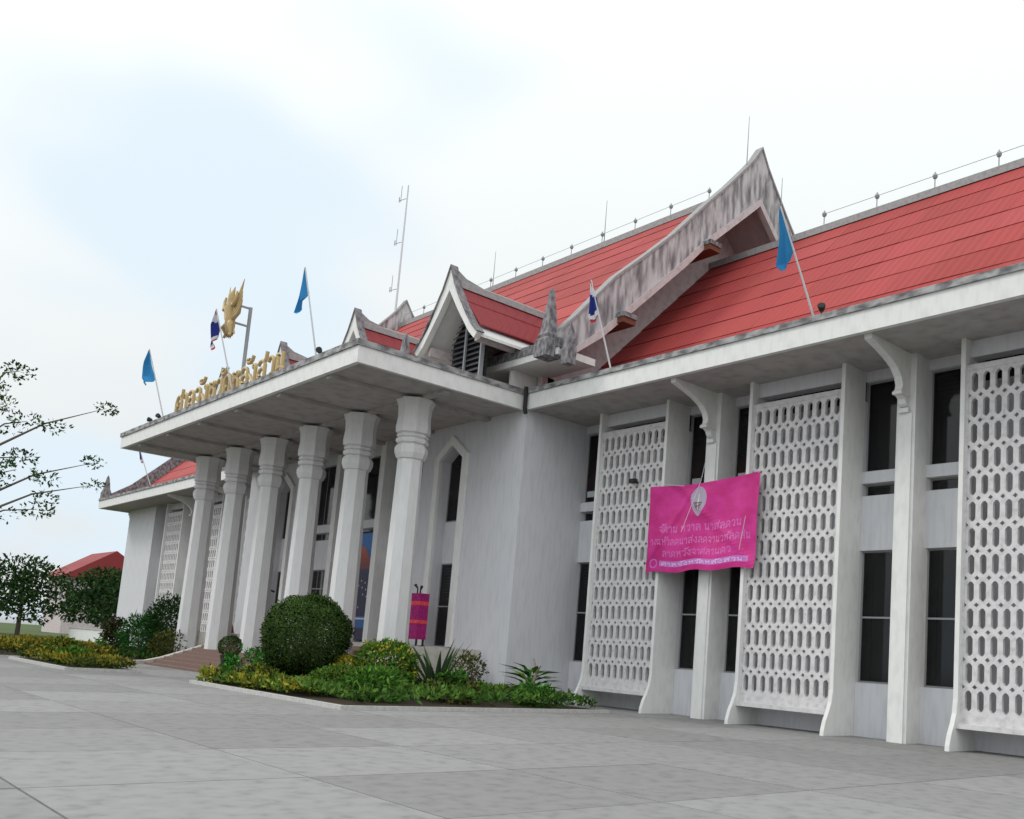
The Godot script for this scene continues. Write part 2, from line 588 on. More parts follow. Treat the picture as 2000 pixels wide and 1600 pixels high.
func make_wings() -> void:
	lattice_mesh = lattice()
	for s in [1, -1]:
		var fx := func(x: float) -> float: return x if s > 0 else mir(x)
		# walls of the window plane: solid behind the screens, openings in between
		var fins := [[-25.1, -21.65], [-18.2, -14.75], [-11.3, -7.85]]
		for f in fins:
			var xm: float = fx.call((f[0] + f[1]) / 2)
			# screen with its rails
			var scr := MB.new()
			scr.box(xm - 1.6, xm + 1.6, 9.574, 9.72, -22.12, -22.0)
			scr.box(xm - 1.6, xm + 1.6, 0.72, 0.946, -22.12, -22.0)
			scr.box(xm - 1.6, xm - 1.55, 0.946, 9.574, -22.12, -22.0)
			scr.box(xm + 1.55, xm + 1.6, 0.946, 9.574, -22.12, -22.0)
			scr.box(xm - 1.6, xm + 1.6, 0.60, 0.72, -22.1, -21.84)
			var o := part("pierced_screen", scr, M.screen, hall)
			inst("lattice", lattice_mesh, M.screen, Vector3(xm, 0, -22.02), o)
			# lintel above the screen, dark slot below it
			wall_box(xm - 1.6, xm + 1.6, 9.98, SOFFIT, -22.6, -22.2, M.wall, "lintel")
			wall_box(xm - 1.72, xm + 1.72, 0.0, 9.55, ZW - 0.3, ZW)
			window(xm - 1.72, xm + 1.72, 9.55, SOFFIT, ZW - 0.12, [], [xm - 0.6, xm + 0.6])
			for e in [xm - 1.66, xm + 1.66]:
				var b := MB.new()
				b.prism(fin_profile(), "x", e - 0.06, e + 0.06)
				part("fin", b, M.white, hall)
		for px in [-19.92, -13.02]:
			var x: float = fx.call(px)
			var b := MB.new()
			b.box(x - 0.28, x + 0.28, 0, SOFFIT, ZW - 0.3, -22.25)
			b.box(x - 0.2, x + 0.2, 0, 8.78, -22.25, -22.2)
			var o := part("pier", b, M.white, hall)
			var k := MB.new()
			k.prism(bracket_profile(), "x", x - 0.11, x + 0.11)
			part("bracket", k, M.white, o)
			for cc in [[8.78, 8.9, -22.1], [9.2, 9.28, -21.74]]:
				var kk := MB.new()
				kk.box(x - 0.14, x + 0.14, cc[0], cc[1], -22.2, cc[2])
				part("bracket_collar", kk, M.white, o)
		# window bays: upper window, vent slot, lower window
		for bay in [[-27.0, -25.1], [-21.65, -20.2], [-19.64, -18.2], [-14.75, -13.3], [-12.74, -11.3], [-7.85, -5.6]]:
			var x0: float = minf(fx.call(bay[0]), fx.call(bay[1]))
			var x1: float = maxf(fx.call(bay[0]), fx.call(bay[1]))
			wall_box(x0, x1, 0.0, 1.52, ZW - 0.3, ZW)
			wall_box(x0, x1, 5.2, 6.76, ZW - 0.3, ZW)
			wall_box(x0, x1, 7.12, 7.46, ZW - 0.3, ZW + 0.03)
			wall_box(x0, x1, 10.12, SOFFIT, ZW - 0.3, ZW)
			window(x0, x1, 7.46, 10.12, ZW - 0.14, [], [])
			window(x0, x1, 6.76, 7.12, ZW - 0.2, [], [])
			window(x0, x1, 1.52, 5.2, ZW - 0.14, [3.33], [])
		# blank end wall, end return
		var e0: float = fx.call(-5.6)
		var e1: float = fx.call(0.3)
		wall_box(minf(e0, e1), maxf(e0, e1), 0, SOFFIT, -37.4, ZF)
		# corbel under the eave corner at the outer end
		var cb := MB.new()
		var ex: float = fx.call(0.3)
		var ox: float = fx.call(1.5)
		for k in 4:
			var t := 0.25 * k
			cb.box(minf(ex, lerpf(ox, ex, t)), maxf(ex, lerpf(ox, ex, t)), SOFFIT - 0.22 * (k + 1), SOFFIT - 0.22 * k - 0.003, -23.2, ZF - 0.2)
		part("corbel", cb, M.white, hall)
		# soffit and fascia of the wing eave
		var xa: float = fx.call(-27.0)
		var xb: float = fx.call(1.6)
		var lo := minf(xa, xb)
		var hi := maxf(xa, xb)
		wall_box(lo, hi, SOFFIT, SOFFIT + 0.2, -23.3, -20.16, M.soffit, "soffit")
		wall_box(lo, hi, SOFFIT - 0.02, TOP - 0.17, -20.16, -20.0, M.white, "fascia")
		wall_box(lo, hi, TOP - 0.17, TOP, -20.5, -19.94, M.coping, "coping")
		wall_box(lo, hi, SOFFIT + 0.2, SOFFIT + 0.36, -22.0, -20.16, M.coping, "gutter")
		wall_box(minf(xb, xb - s * 0.16), maxf(xb, xb - s * 0.16), SOFFIT - 0.02, TOP - 0.17, -38.4, -20.16, M.white, "fascia")
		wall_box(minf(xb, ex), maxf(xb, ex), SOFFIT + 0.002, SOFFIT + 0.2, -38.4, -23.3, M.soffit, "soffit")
	# rainwater pipe in the inner corner by the portico
	for x in [-26.93, mir(-26.93)]:
		var d := MB.new()
		d.tube([Vector3(x, 11.2, -19.88), Vector3(x, 10.45, -19.88), Vector3(x, 10.36, -19.9), Vector3(x, 10.22, -19.95)], [0.075], 8)
		part("downpipe", d, M.dark, hall)

# ---------------------------------------------------------------- portico
func make_portico() -> void:
	var x0 := mir(-27.1)
	var x1 := -27.1
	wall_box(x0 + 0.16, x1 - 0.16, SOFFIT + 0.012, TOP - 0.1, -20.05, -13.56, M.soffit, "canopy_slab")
	wall_box(x0, x1, SOFFIT - 0.02, TOP - 0.2, -13.56, -13.4, M.white, "fascia")
	for x in [x0, x1]:
		wall_box(x - (0.0 if x == x0 else 0.16), x + (0.16 if x == x0 else 0.0), SOFFIT - 0.02, TOP - 0.2, -19.99, -13.56, M.white, "fascia")
	wall_box(x0 - 0.05, x1 + 0.05, TOP - 0.2, TOP, -13.75, -13.34, M.coping, "coping")
	for x in [x0, x1]:
		wall_box(minf(x - 0.05, x + 0.05) - (0.3 if x == x1 else 0.0), maxf(x - 0.05, x + 0.05) + (0.3 if x == x0 else 0.0), TOP - 0.2, TOP - 0.004, -20.0, -13.75, M.coping, "coping")
	# shallow beams from the columns to the edges
	for k in 6:
		var x := -29.39 - 3.9 * k
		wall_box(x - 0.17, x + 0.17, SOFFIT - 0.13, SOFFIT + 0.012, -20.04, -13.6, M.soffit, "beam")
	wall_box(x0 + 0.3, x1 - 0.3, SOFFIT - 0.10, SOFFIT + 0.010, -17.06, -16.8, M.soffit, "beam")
	# columns
	var sh := MB.new()
	var ph := PI / 8
	sh.lathe([Vector2(0.0, 0.0), Vector2(0.60, 0.0), Vector2(0.60, 0.35), Vector2(0.545, 0.42), Vector2(0.44, 8.2)], Vector3.ZERO, 8, ph)
	var shaft := sh.mesh()
	var cp := MB.new()
	cp.lathe([Vector2(0.44, 8.16), Vector2(0.50, 8.2), Vector2(0.575, 8.38), Vector2(0.585, 8.55), Vector2(0.52, 8.68), Vector2(0.47, 8.71), Vector2(0.56, 8.76), Vector2(0.575, 8.84), Vector2(0.56, 8.9), Vector2(0.49, 8.93), Vector2(0.55, 8.97), Vector2(0.565, 9.03), Vector2(0.51, 9.07), Vector2(0.6, 9.12), Vector2(0.615, 9.3), Vector2(0.575, 9.7), Vector2(0.60, 10.05), Vector2(0.70, 10.32), Vector2(0.70, SOFFIT - 0.1)], Vector3.ZERO, 8, ph)
	var cap := cp.mesh()
	for k in 6:
		var o := inst("column", shaft, M.column, Vector3(-29.39 - 3.9 * k, 0.0, -16.93), hall)
		inst("capital", cap, M.column, Vector3(-29.39 - 3.9 * k, 0.0, -16.93), o)
	# raised porch floor, steps and cheek walls
	wall_box(mir(-28.6), -46.6, 0, 1.7, -20.04, -17.3, M.plinth, "plinth")
	wall_box(-31.68, -28.6, 0, 1.7, -20.04, -17.3, M.plinth, "plinth")
	wall_box(-46.6, -31.68, 0, 1.69, -20.04, -18.42, M.plinth, "porch_floor")
	for k in 10:
		wall_box(-46.6, -31.68, 0.0, 1.535 - 0.1536 * k, -18.42 + 0.4 * k, -18.02 + 0.4 * k, M.step, "step")
	for x in [-46.85, -31.43]:
		var ck := MB.new()
		ck.prism(V2([17.3, 0.0, 17.3, 1.1, 16.9, 1.05, 16.4, 0.86, 15.2, 0.42, 14.5, 0.24, 13.9, 0.2, 13.75, 0.0]), "x", x - 0.25, x + 0.25)
		part("cheek_wall", ck, M.plinth, hall)

# ---------------------------------------------------------------- roofs
# one slope as overlapping rows of corrugated sheets; a0,a1 eave ends, b0,b1 ridge ends
func slope(a0: Vector3, a1: Vector3, b0: Vector3, b1: Vector3, rows: int) -> void:
	var nn := (a1 - a0).cross(b0 - a0).normalized()
	if nn.y < 0:
		nn = -nn
	for r in rows:
		var t0 := float(r) / rows
		var t1 := minf(1.0, (r + 1.08) / rows)
		var lo0 := a0.lerp(b0, t0) + nn * 0.05
		var lo1 := a1.lerp(b1, t0) + nn * 0.05
		var hi0 := a0.lerp(b0, t1) + nn * 0.032
		var hi1 := a1.lerp(b1, t1) + nn * 0.035
		var mb := MB.new()
		var wide := (lo1 - lo0).length()
		var L := wide / 0.3
		var sheets := maxi(1, int(wide / 1.2))
		for k in sheets:
			var f0 := float(k) / sheets
			var f1 := float(k + 1) / sheets
			var pm := lo0.lerp(lo1, (f0 + f1) / 2)
			var fade := weather_noise.get_noise_3d(pm.x, pm.y * 2.0, pm.z * 2.0)
			var tone := 1.27 + 0.10 * rng.randf_range(-1, 1) + 0.28 * fade
			mb.col = Color(0.245 * tone, 0.036 * tone + 0.012 * maxf(0.0, fade), 0.034 * tone + 0.012 * maxf(0.0, fade))
			var lift := nn * rng.randf_range(0.0, 0.012)
			mb.quad(lo0.lerp(lo1, f0) + lift, lo0.lerp(lo1, f1) + lift, hi0.lerp(hi1, f1), hi0.lerp(hi1, f0), Vector2(L * f0, 0), Vector2(L * f1, 0), Vector2(L * f1, 1), Vector2(L * f0, 1))
		mb.col = Color(0.2, 0.03, 0.03)
		var dn := nn * 0.02
		mb.quad(lo1 - dn, lo0 - dn, hi0 - dn, hi1 - dn)
		mb.quad(lo0 - dn, lo1 - dn, lo1, lo0)
		mb.quad(lo1 - dn, hi1 - dn, hi1, lo1)
		mb.quad(hi0 - dn, lo0 - dn, lo0, hi0)
		part("roof_sheet_row", mb, M.roof_sheet, hall)

func barge_top() -> Array:
	return [28.0, 22.65, 27.55, 21.95, 27.14, 21.45, 26.0, 20.15, 24.9, 19.0, 23.24, 17.15, 21.95, 15.9, 20.56, 14.6, 19.75, 13.65, 18.9, 12.64, 18.4, 12.1]

func kp(a: Array) -> Array:
	# side-view points (-z, y), pairs
	var o := []
	for i in range(0, a.size(), 2):
		o.append(a[i] * K)
		o.append(1.7 + K * (a[i + 1] - 1.7))
	return o

func flip(a: Array) -> Array:
	var o := a.duplicate()
	for i in range(0, a.size(), 2):
		o[i] = -2.0 * ZR - a[i]
	return o

func make_roofs() -> void:
	var xg := -23.3 * K
	var xw := -26.95
	var yu := 1.7 + K * (11.75 - 1.7)
	var zu := -18.6 * K
	var zv := 2.0 * ZR - zu
	# centre roof, front and back
	slope(Vector3(mir(xg) + 0.3, yu, zu), Vector3(xg - 0.3, yu, zu), Vector3(mir(xg) + 0.3, YR2, ZR), Vector3(xg - 0.3, YR2, ZR), 9)
	slope(Vector3(mir(xg) + 0.3, yu, zv), Vector3(xg - 0.3, yu, zv), Vector3(mir(xg) + 0.3, YR2, ZR), Vector3(xg - 0.3, YR2, ZR), 9)
	var rc := MB.new()
	var r0 := -ZR
	rc.prism(V2([r0 - 0.28, YR2 - 0.18, r0, YR2 - 0.02, r0 + 0.28, YR2 - 0.18, r0 + 0.28, YR2 + 0.12, r0, YR2 + 0.28, r0 - 0.28, YR2 + 0.12]), "x", mir(xg) + 0.3, xg - 0.3)
	part("ridge_cap", rc, M.ridge, hall)
	# raised eave gutter of the centre
	wall_box(mir(xg), xg, yu - 0.45, yu - 0.2, zu - 1.4, zu + 0.28, M.white, "gutter")
	wall_box(mir(xg) - 0.03, xg + 0.03, yu - 0.2, yu + 0.12, zu + 0.1, zu + 0.32, M.dark_stain, "gutter")
	wall_box(mir(xw), xw, TOP - 0.1, yu - 0.45, zu - 1.6, zu - 1.3, M.wall)
	for s in [1, -1]:
		var fx := func(x: float) -> float: return x if s > 0 else mir(x)
		# gable wall above the wing roof
		var gw := MB.new()
		gw.prism(V2(kp([19.6, 10.75, 19.6, 12.5, 28.0, 20.8, 36.4, 12.5, 36.4, 10.75])), "x", fx.call(xw), fx.call(xw - 0.25))
		part("gable_wall", gw, M.gable, hall)
		for f in [1, -1]:
			# boarded soffit of the overhang
			var so := MB.new()
			var q := kp([18.7, 11.62, 28.0, 20.86, 28.0, 20.72, 18.8, 11.5])
			so.prism(V2(q if f > 0 else flip(q)), "x", fx.call(xg - 0.25), fx.call(xw))
			part("overhang_soffit", so, M.gable, hall)
			# weathered barge board, swept up to a horn at the ridge, with a paler moulding below
			var top := kp(barge_top())
			var low := kp([18.4, 11.5, 19.0, 11.72, 20.1, 12.66, 21.53, 14.1, 23.9, 16.5, 24.92, 17.62, 27.83, 20.35, 28.0, 20.5])
			var low2 := kp([18.5, 11.35, 19.0, 11.5, 20.1, 12.36, 21.53, 13.78, 23.9, 16.18, 24.92, 17.3, 27.83, 20.03, 28.0, 20.2])
			if f < 0:
				top = flip(top)
				low = flip(low)
				low2 = flip(low2)
			var bb := MB.new()
			bb.prism(V2(top + low), "x", fx.call(xg), fx.call(xg - 0.3))
			part("barge_board", bb, M.stain, hall)
			var rev := []
			for i in range(low.size() - 2, -1, -2):
				rev.append(low[i])
				rev.append(low[i + 1])
			var ml := MB.new()
			ml.prism(V2(low2 + rev), "x", fx.call(xg + 0.07), fx.call(xg - 0.2))
			part("barge_moulding", ml, M.gable, hall)
			# thin dark capping along the top edge
			var ct := MB.new()
			var up := []
			for i in range(top.size() - 2, -1, -2):
				up.append(top[i])
				up.append(top[i + 1] + 0.13)
			ct.prism(V2(top + up), "x", fx.call(xg + 0.05), fx.call(xg - 0.36))
			part("barge_capping", ct, M.ridge, hall)
		# purlin ends under the barge board
		for p in [[21.0, 13.30], [25.1, 17.40], [30.9, 17.40]]:
			var pz: float = -p[0] * K
			var py: float = 1.7 + K * (p[1] - 1.7)
			var pu := MB.new()
			pu.box(minf(fx.call(xg + 0.4), fx.call(xw)), maxf(fx.call(xg + 0.4), fx.call(xw)), py - 0.26, py - 0.05, pz - 0.3, pz + 0.3)
			var o := part("purlin", pu, M.purlin, hall)
			var pc := MB.new()
			pc.box(minf(fx.call(xg - 0.1), fx.call(xg + 0.45)), maxf(fx.call(xg - 0.1), fx.call(xg + 0.45)), py - 0.05, py + 0.12, pz - 0.33, pz + 0.33)
			part("purlin_cap", pc, M.dark_stain, o)
		# spired pinnacles at the foot of the gable
		var pn := MB.new()
		var px: float = fx.call(-23.75 * K)
		pn.lathe([Vector2(0.0, 0.0), Vector2(0.46, 0.0), Vector2(0.46, 0.6), Vector2(0.34, 0.68), Vector2(0.38, 0.78), Vector2(0.3, 0.9), Vector2(0.25, 1.3), Vector2(0.2, 1.7), Vector2(0.13, 2.05), Vector2(0.11, 2.4), Vector2(0.0, 2.5)], Vector3(px, 11.7, -18.25 * K), 4, PI / 4)
		part("pinnacle", pn, M.dark_stain, hall)
		var p2 := MB.new()
		var px2: float = fx.call(-22.95 * K)
		p2.lathe([Vector2(0.0, 0.0), Vector2(0.24, 0.0), Vector2(0.26, 0.5), Vector2(0.2, 0.9), Vector2(0.12, 1.25), Vector2(0.0, 1.5)], Vector3(px2, 11.4, -18.5 * K), 4, PI / 4)
		part("pinnacle", p2, M.dark_stain, hall)
		# wing roof
		var xo: float = fx.call(1.3)
		var xi: float = fx.call(xw)
		var ze := ZR + (YR1 - 10.8) / 1.03
		slope(Vector3(xi, 10.8, ze), Vector3(xo, 10.8, ze), Vector3(xi, YR1, ZR), Vector3(xo, YR1, ZR), 8)
		slope(Vector3(xi, 10.8, 2.0 * ZR - ze), Vector3(xo, 10.8, 2.0 * ZR - ze), Vector3(xi, YR1, ZR), Vector3(xo, YR1, ZR), 8)
		var wr := MB.new()
		wr.prism(V2([r0 - 0.26, YR1 - 0.15, r0, YR1, r0 + 0.26, YR1 - 0.15, r0 + 0.26, YR1 + 0.14, r0, YR1 + 0.28, r0 - 0.26, YR1 + 0.14]), "x", xi, xo)
		part("ridge_cap", wr, M.ridge, hall)
		# outer gable of the wing: wall, verge board and pinnacle
		var ow := MB.new()
		ow.prism(V2([-ze + 0.3, SOFFIT, r0, YR1 - 0.2, 2.0 * r0 + ze - 0.3, SOFFIT]), "x", fx.call(0.3), fx.call(0.1))
		part("gable_wall", ow, M.gable, hall)
		for f in [1, -1]:
			var q := [20.6, 10.4, 20.6, 11.6, -ze + 0.6, 12.6, r0, YR1 + 1.0, r0, YR1 - 0.4, -ze + 0.4, 10.7]
			var vb := MB.new()
			vb.prism(V2(q if f > 0 else flip(q)), "x", xo, fx.call(1.6))
			part("barge_board", vb, M.dark_stain, hall)
		var p3 := MB.new()
		p3.lathe([Vector2(0.0, 0.0), Vector2(0.42, 0.0), Vector2(0.42, 0.5), Vector2(0.28, 0.8), Vector2(0.2, 1.3), Vector2(0.1, 1.7), Vector2(0.0, 1.9)], Vector3(fx.call(1.25), TOP - 0.02, -20.3), 4, PI / 4)
		part("pinnacle", p3, M.dark_stain, hall)

func make_dormers() -> void:
	for k in 4:
		var xc := -28.5 - 7.1 * k
		var at := Vector3(xc, 11.05, -17.4)
		var o := Node3D.new()
		o.name = childname(hall, "dormer")
		o.position = at - hall.position
		hall.add_child(o, true)
		var gl := MB.new()
		# front barge boards in one piece, swept up to a point
		gl.prism(V2([xc, 15.28, xc + 0.14, 14.95, xc + 0.36, 14.5, xc + 0.75, 13.9, xc + 1.2, 13.2, xc + 1.62, 12.78, xc + 2.02, 12.42, xc + 1.82, 12.24, xc + 1.46, 12.55, xc + 0.62, 13.55, xc, 14.38, xc - 0.62, 13.55, xc - 1.46, 12.55, xc - 1.82, 12.24, xc - 2.02, 12.42, xc - 1.62, 12.78, xc - 1.2, 13.2, xc - 0.75, 13.9, xc - 0.36, 14.5, xc - 0.14, 14.95]), "z", -17.52, -17.3)
		part("barge_board", gl, M.white, o)
		var tr := MB.new()
		tr.prism(V2([xc, 15.34, xc + 0.17, 14.98, xc + 0.4, 14.5, xc + 0.79, 13.92, xc + 1.66, 12.82, xc + 2.08, 12.44, xc + 2.02, 12.42, xc + 1.62, 12.78, xc + 0.75, 13.9, xc + 0.36, 14.5, xc + 0.14, 14.95, xc, 15.28, xc - 0.14, 14.95, xc - 0.36, 14.5, xc - 0.75, 13.9, xc - 1.62, 12.78, xc - 2.02, 12.42, xc - 2.08, 12.44, xc - 1.66, 12.82, xc - 0.79, 13.92, xc - 0.4, 14.5, xc - 0.17, 14.98]), "z", -17.56, -17.24)
		part("verge_edge", tr, M.dark_stain, o)
		# roof slopes: two rows of sheets each side, pale underside
		for s in [1, -1]:
			for r in 2:
				var xa: float = xc + s * (1.78 - 0.92 * r)
				var xb: float = xc + s * maxf(0.0, 0.78 - 0.92 * r)
				var ya := 12.72 + 1.04 * r
				var yb := minf(14.62, 12.72 + 1.14 + 1.04 * r)
				var za := -20.6 - 0.95 * r
				var mb := MB.new()
				var A := Vector3(xa, ya + 0.1, -17.55); var B := Vector3(xa, ya + 0.1, za)
				var C := Vector3(xb, yb + 0.05, za - 1.0); var D := Vector3(xb, yb + 0.05, -17.55)
				var dn := Vector3(0, 0.05, 0)
				if s > 0:
					mb.quad(A, B, C, D, Vector2(0, 0), Vector2(9, 0), Vector2(9, 1), Vector2(0, 1))
					mb.quad(A - dn, D - dn, C - dn, B - dn)
					mb.quad(A - dn, B - dn, B, A)
				else:
					mb.quad(B, A, D, C, Vector2(9, 0), Vector2(0, 0), Vector2(0, 1), Vector2(9, 1))
					mb.quad(D - dn, A - dn, B - dn, C - dn)
					mb.quad(B - dn, A - dn, A, B)
				mb.quad(A, D, D - dn, A - dn)
				part("roof_sheet_row", mb, M["roof%d" % r], o)
			var us := MB.new()
			var e := 1.95
			var ye := 12.42
			us.prism(V2([xc, 14.52, xc + s * e, ye, xc + s * e, ye - 0.1, xc, 14.4]), "z", -21.0, -17.5)
			part("soffit", us, M.white, o)
			# eave beam and cheek below it
			var bm := MB.new()
			bm.box(xc + s * 1.5 - 0.09, xc + s * 1.5 + 0.09, 12.3, 12.62, -20.9, -17.62)
			part("eave_beam", bm, M.gable, o)
			var sw := MB.new()
			sw.box(xc + s * 1.08 - 0.08, xc + s * 1.08 + 0.08, 11.05, 12.9, -21.6, -19.5)
			part("cheek_wall", sw, M.white, o)
			var bl := MB.new()
			bl.box(xc + s * 1.22 - 0.06, xc + s * 1.22 + 0.06, 12.5, 12.62, -20.8, -19.4)
			part("cheek_band", bl, M.purlin, o)
		var rg := MB.new()
		rg.prism(V2([xc - 0.2, 14.55, xc + 0.2, 14.55, xc + 0.16, 14.8, xc, 14.9, xc - 0.16, 14.8]), "z", -22.3, -17.5)
		part("ridge_cap", rg, M.ridge, o)
		var rs := MB.new()
		rs.prism(V2([17.5, 14.8, 17.5, 15.2, 17.9, 14.98, 18.6, 14.86, 18.6, 14.7]), "x", xc - 0.09, xc + 0.09)
		part("ridge_sweep", rs, M.ridge, o)
		# recessed louvre of slats in a gable-shaped opening
		var bk := MB.new()
		bk.prism(V2([xc - 1.15, 11.06, xc + 1.0, 11.06, xc + 1.0, 12.95, xc, 14.4, xc - 1.15, 12.85]), "z", -18.5, -18.4)
		part("louvre_back", bk, M.dark, o)
		for j in 15:
			var y := 11.16 + 0.2 * j
			var hw := 1.0 if y < 12.85 else maxf(0.05, 1.0 * (14.3 - y) / 1.45)
			var sl := MB.new()
			sl.prism(V2([18.22, y, 18.38, y + 0.16, 18.38, y + 0.19, 18.22, y + 0.03]), "x", xc - hw, xc + hw)
			part("louvre_slat", sl, M.louver, o)
		var mu := MB.new()
		mu.box(xc - 0.04, xc + 0.04, 11.05, 14.2, -18.22, -18.15)
		part("louvre_post", mu, M.metal, o)
		var mu2 := MB.new()
		mu2.box(xc + 0.98, xc + 1.06, 11.05, 12.95, -18.3, -18.15)
		part("louvre_post", mu2, M.metal, o)
		# small parapet pinnacle beside the dormer foot
		var pp := MB.new()
		pp.lathe([Vector2(0.0, 0.0), Vector2(0.26, 0.0), Vector2(0.25, 0.9), Vector2(0.2, 1.2), Vector2(0.13, 1.75), Vector2(0.0, 2.15)], Vector3(xc - 2.1, 11.05, -16.95), 4, PI / 4)
		part("pinnacle", pp, M.dark_stain, o)

# ---------------------------------------------------------------- Thai lettering
func glyph(ch: String) -> Array:
	# strokes in a box of height 1; width is the first entry
	match ch:
		"so_sala": return [0.62, [0.06, 0.0, 0.06, 0.6, 0.16, 0.9, 0.32, 1.0, 0.48, 0.9, 0.57, 0.6, 0.57, 0.0], [0.06, 0.0, 0.16, 0.3, 0.24, 0.5, 0.34, 0.52, 0.36, 0.4, 0.28, 0.34, 0.22, 0.42], [0.5, 0.88, 0.6, 1.05, 0.62, 1.35]]
		"aa": return [0.42, [0.04, 0.72, 0.1, 0.92, 0.22, 1.0, 0.33, 0.9, 0.36, 0.7, 0.36, 0.0]]
		"lo": return [0.62, [0.06, 0.8, 0.16, 0.96, 0.32, 1.0, 0.48, 0.92, 0.56, 0.7, 0.56, 0.0], [0.56, 0.45, 0.4, 0.58, 0.2, 0.52, 0.1, 0.32, 0.1, 0.12, 0.2, 0.04, 0.26, 0.14, 0.18, 0.22, 0.1, 0.14]]
		"cho": return [0.56, [0.06, 0.8, 0.16, 0.96, 0.3, 1.0, 0.44, 0.9, 0.5, 0.7, 0.5, 0.0, 0.36, 0.2, 0.28, 0.42, 0.18, 0.44, 0.16, 0.34, 0.26, 0.32]]
		"ngo": return [0.54, [0.34, 0.78, 0.26, 0.86, 0.32, 0.98, 0.44, 0.94, 0.46, 0.8, 0.46, 0.1, 0.4, 0.0, 0.3, 0.06, 0.04, 0.5]]
		"ho": return [0.64, [0.06, 0.86, 0.12, 0.98, 0.2, 0.9, 0.14, 0.82, 0.08, 0.88], [0.16, 0.86, 0.16, 0.0], [0.16, 0.36, 0.28, 0.6, 0.44, 0.68, 0.56, 0.8, 0.56, 0.94, 0.46, 0.98, 0.42, 0.86], [0.42, 0.66, 0.54, 0.5, 0.56, 0.0]]
		"wo": return [0.52, [0.06, 0.78, 0.14, 0.95, 0.28, 1.0, 0.42, 0.9, 0.46, 0.65, 0.46, 0.1, 0.38, 0.0, 0.3, 0.1, 0.38, 0.2, 0.46, 0.1]]
		"do": return [0.62, [0.06, 0.0, 0.06, 0.6, 0.16, 0.9, 0.32, 1.0, 0.48, 0.9, 0.56, 0.6, 0.56, 0.0], [0.06, 0.0, 0.2, 0.2, 0.26, 0.42, 0.36, 0.5, 0.38, 0.38, 0.3, 0.32]]
		"so": return [0.66, [0.06, 0.8, 0.16, 0.96, 0.32, 1.0, 0.48, 0.92, 0.56, 0.7, 0.56, 0.0], [0.56, 0.45, 0.4, 0.58, 0.2, 0.52, 0.1, 0.32, 0.1, 0.12, 0.2, 0.04, 0.26, 0.14, 0.18, 0.22, 0.1, 0.14], [0.5, 0.88, 0.6, 1.05, 0.64, 1.4]]
		"no": return [0.64, [0.06, 0.86, 0.12, 0.98, 0.2, 0.9, 0.14, 0.82, 0.08, 0.88], [0.16, 0.86, 0.16, 0.04, 0.3, 0.2, 0.46, 0.24, 0.58, 0.14, 0.54, 0.02, 0.44, 0.06, 0.5, 0.16], [0.5, 0.16, 0.52, 1.0]]
		"mai_han": return [0.0, [-0.26, 1.34, -0.2, 1.22, -0.1, 1.26, -0.1, 1.38, -0.22, 1.42, -0.27, 1.32], [-0.2, 1.22, 0.0, 1.18, 0.12, 1.3, 0.2, 1.52]]
	return [0.3]

const SIGN := ["so_sala", "aa", "lo", "cho", "mai_han", "ngo", "ho", "wo", "mai_han", "do", "ho", "lo", "mai_han", "ngo", "so", "wo", "no"]

func make_sign() -> void:
	var z := -13.6
	var h := 0.72
	var o := thing("roof_sign", "row of golden Thai letters standing along the portico roof edge", "sign", Vector3(-38.7, TOP, z))
	var wsum := 0.0
	for ch in SIGN:
		if ch != "mai_han":
			wsum += glyph(ch)[0] + 0.1
	var kx := 11.3 / wsum
	var x := -44.3
	var rail := MB.new()
	rail.box(-44.4, -33.0, TOP + 0.05, TOP + 0.11, z - 0.03, z + 0.03)
	for k in 12:
		rail.box(-44.3 + k * 1.0, -44.25 + k * 1.0, TOP - 0.01, TOP + 0.06, z - 0.03, z + 0.03)
	part("base_rail", rail, M.gold, o)
	for ch in SIGN:
		var g := glyph(ch)
		var mb := MB.new()
		for i in range(1, g.size()):
			var pts := []
			for j in range(0, g[i].size(), 2):
				pts.append(Vector3(x + g[i][j] * kx, TOP + 0.1 + g[i][j + 1] * h, z))
			mb.tube(pts, [0.072], 7)
		part("vowel_mark" if ch == "mai_han" else "letter", mb, M.gold, o)
		if ch != "mai_han":
			x += (g[0] + 0.1) * kx

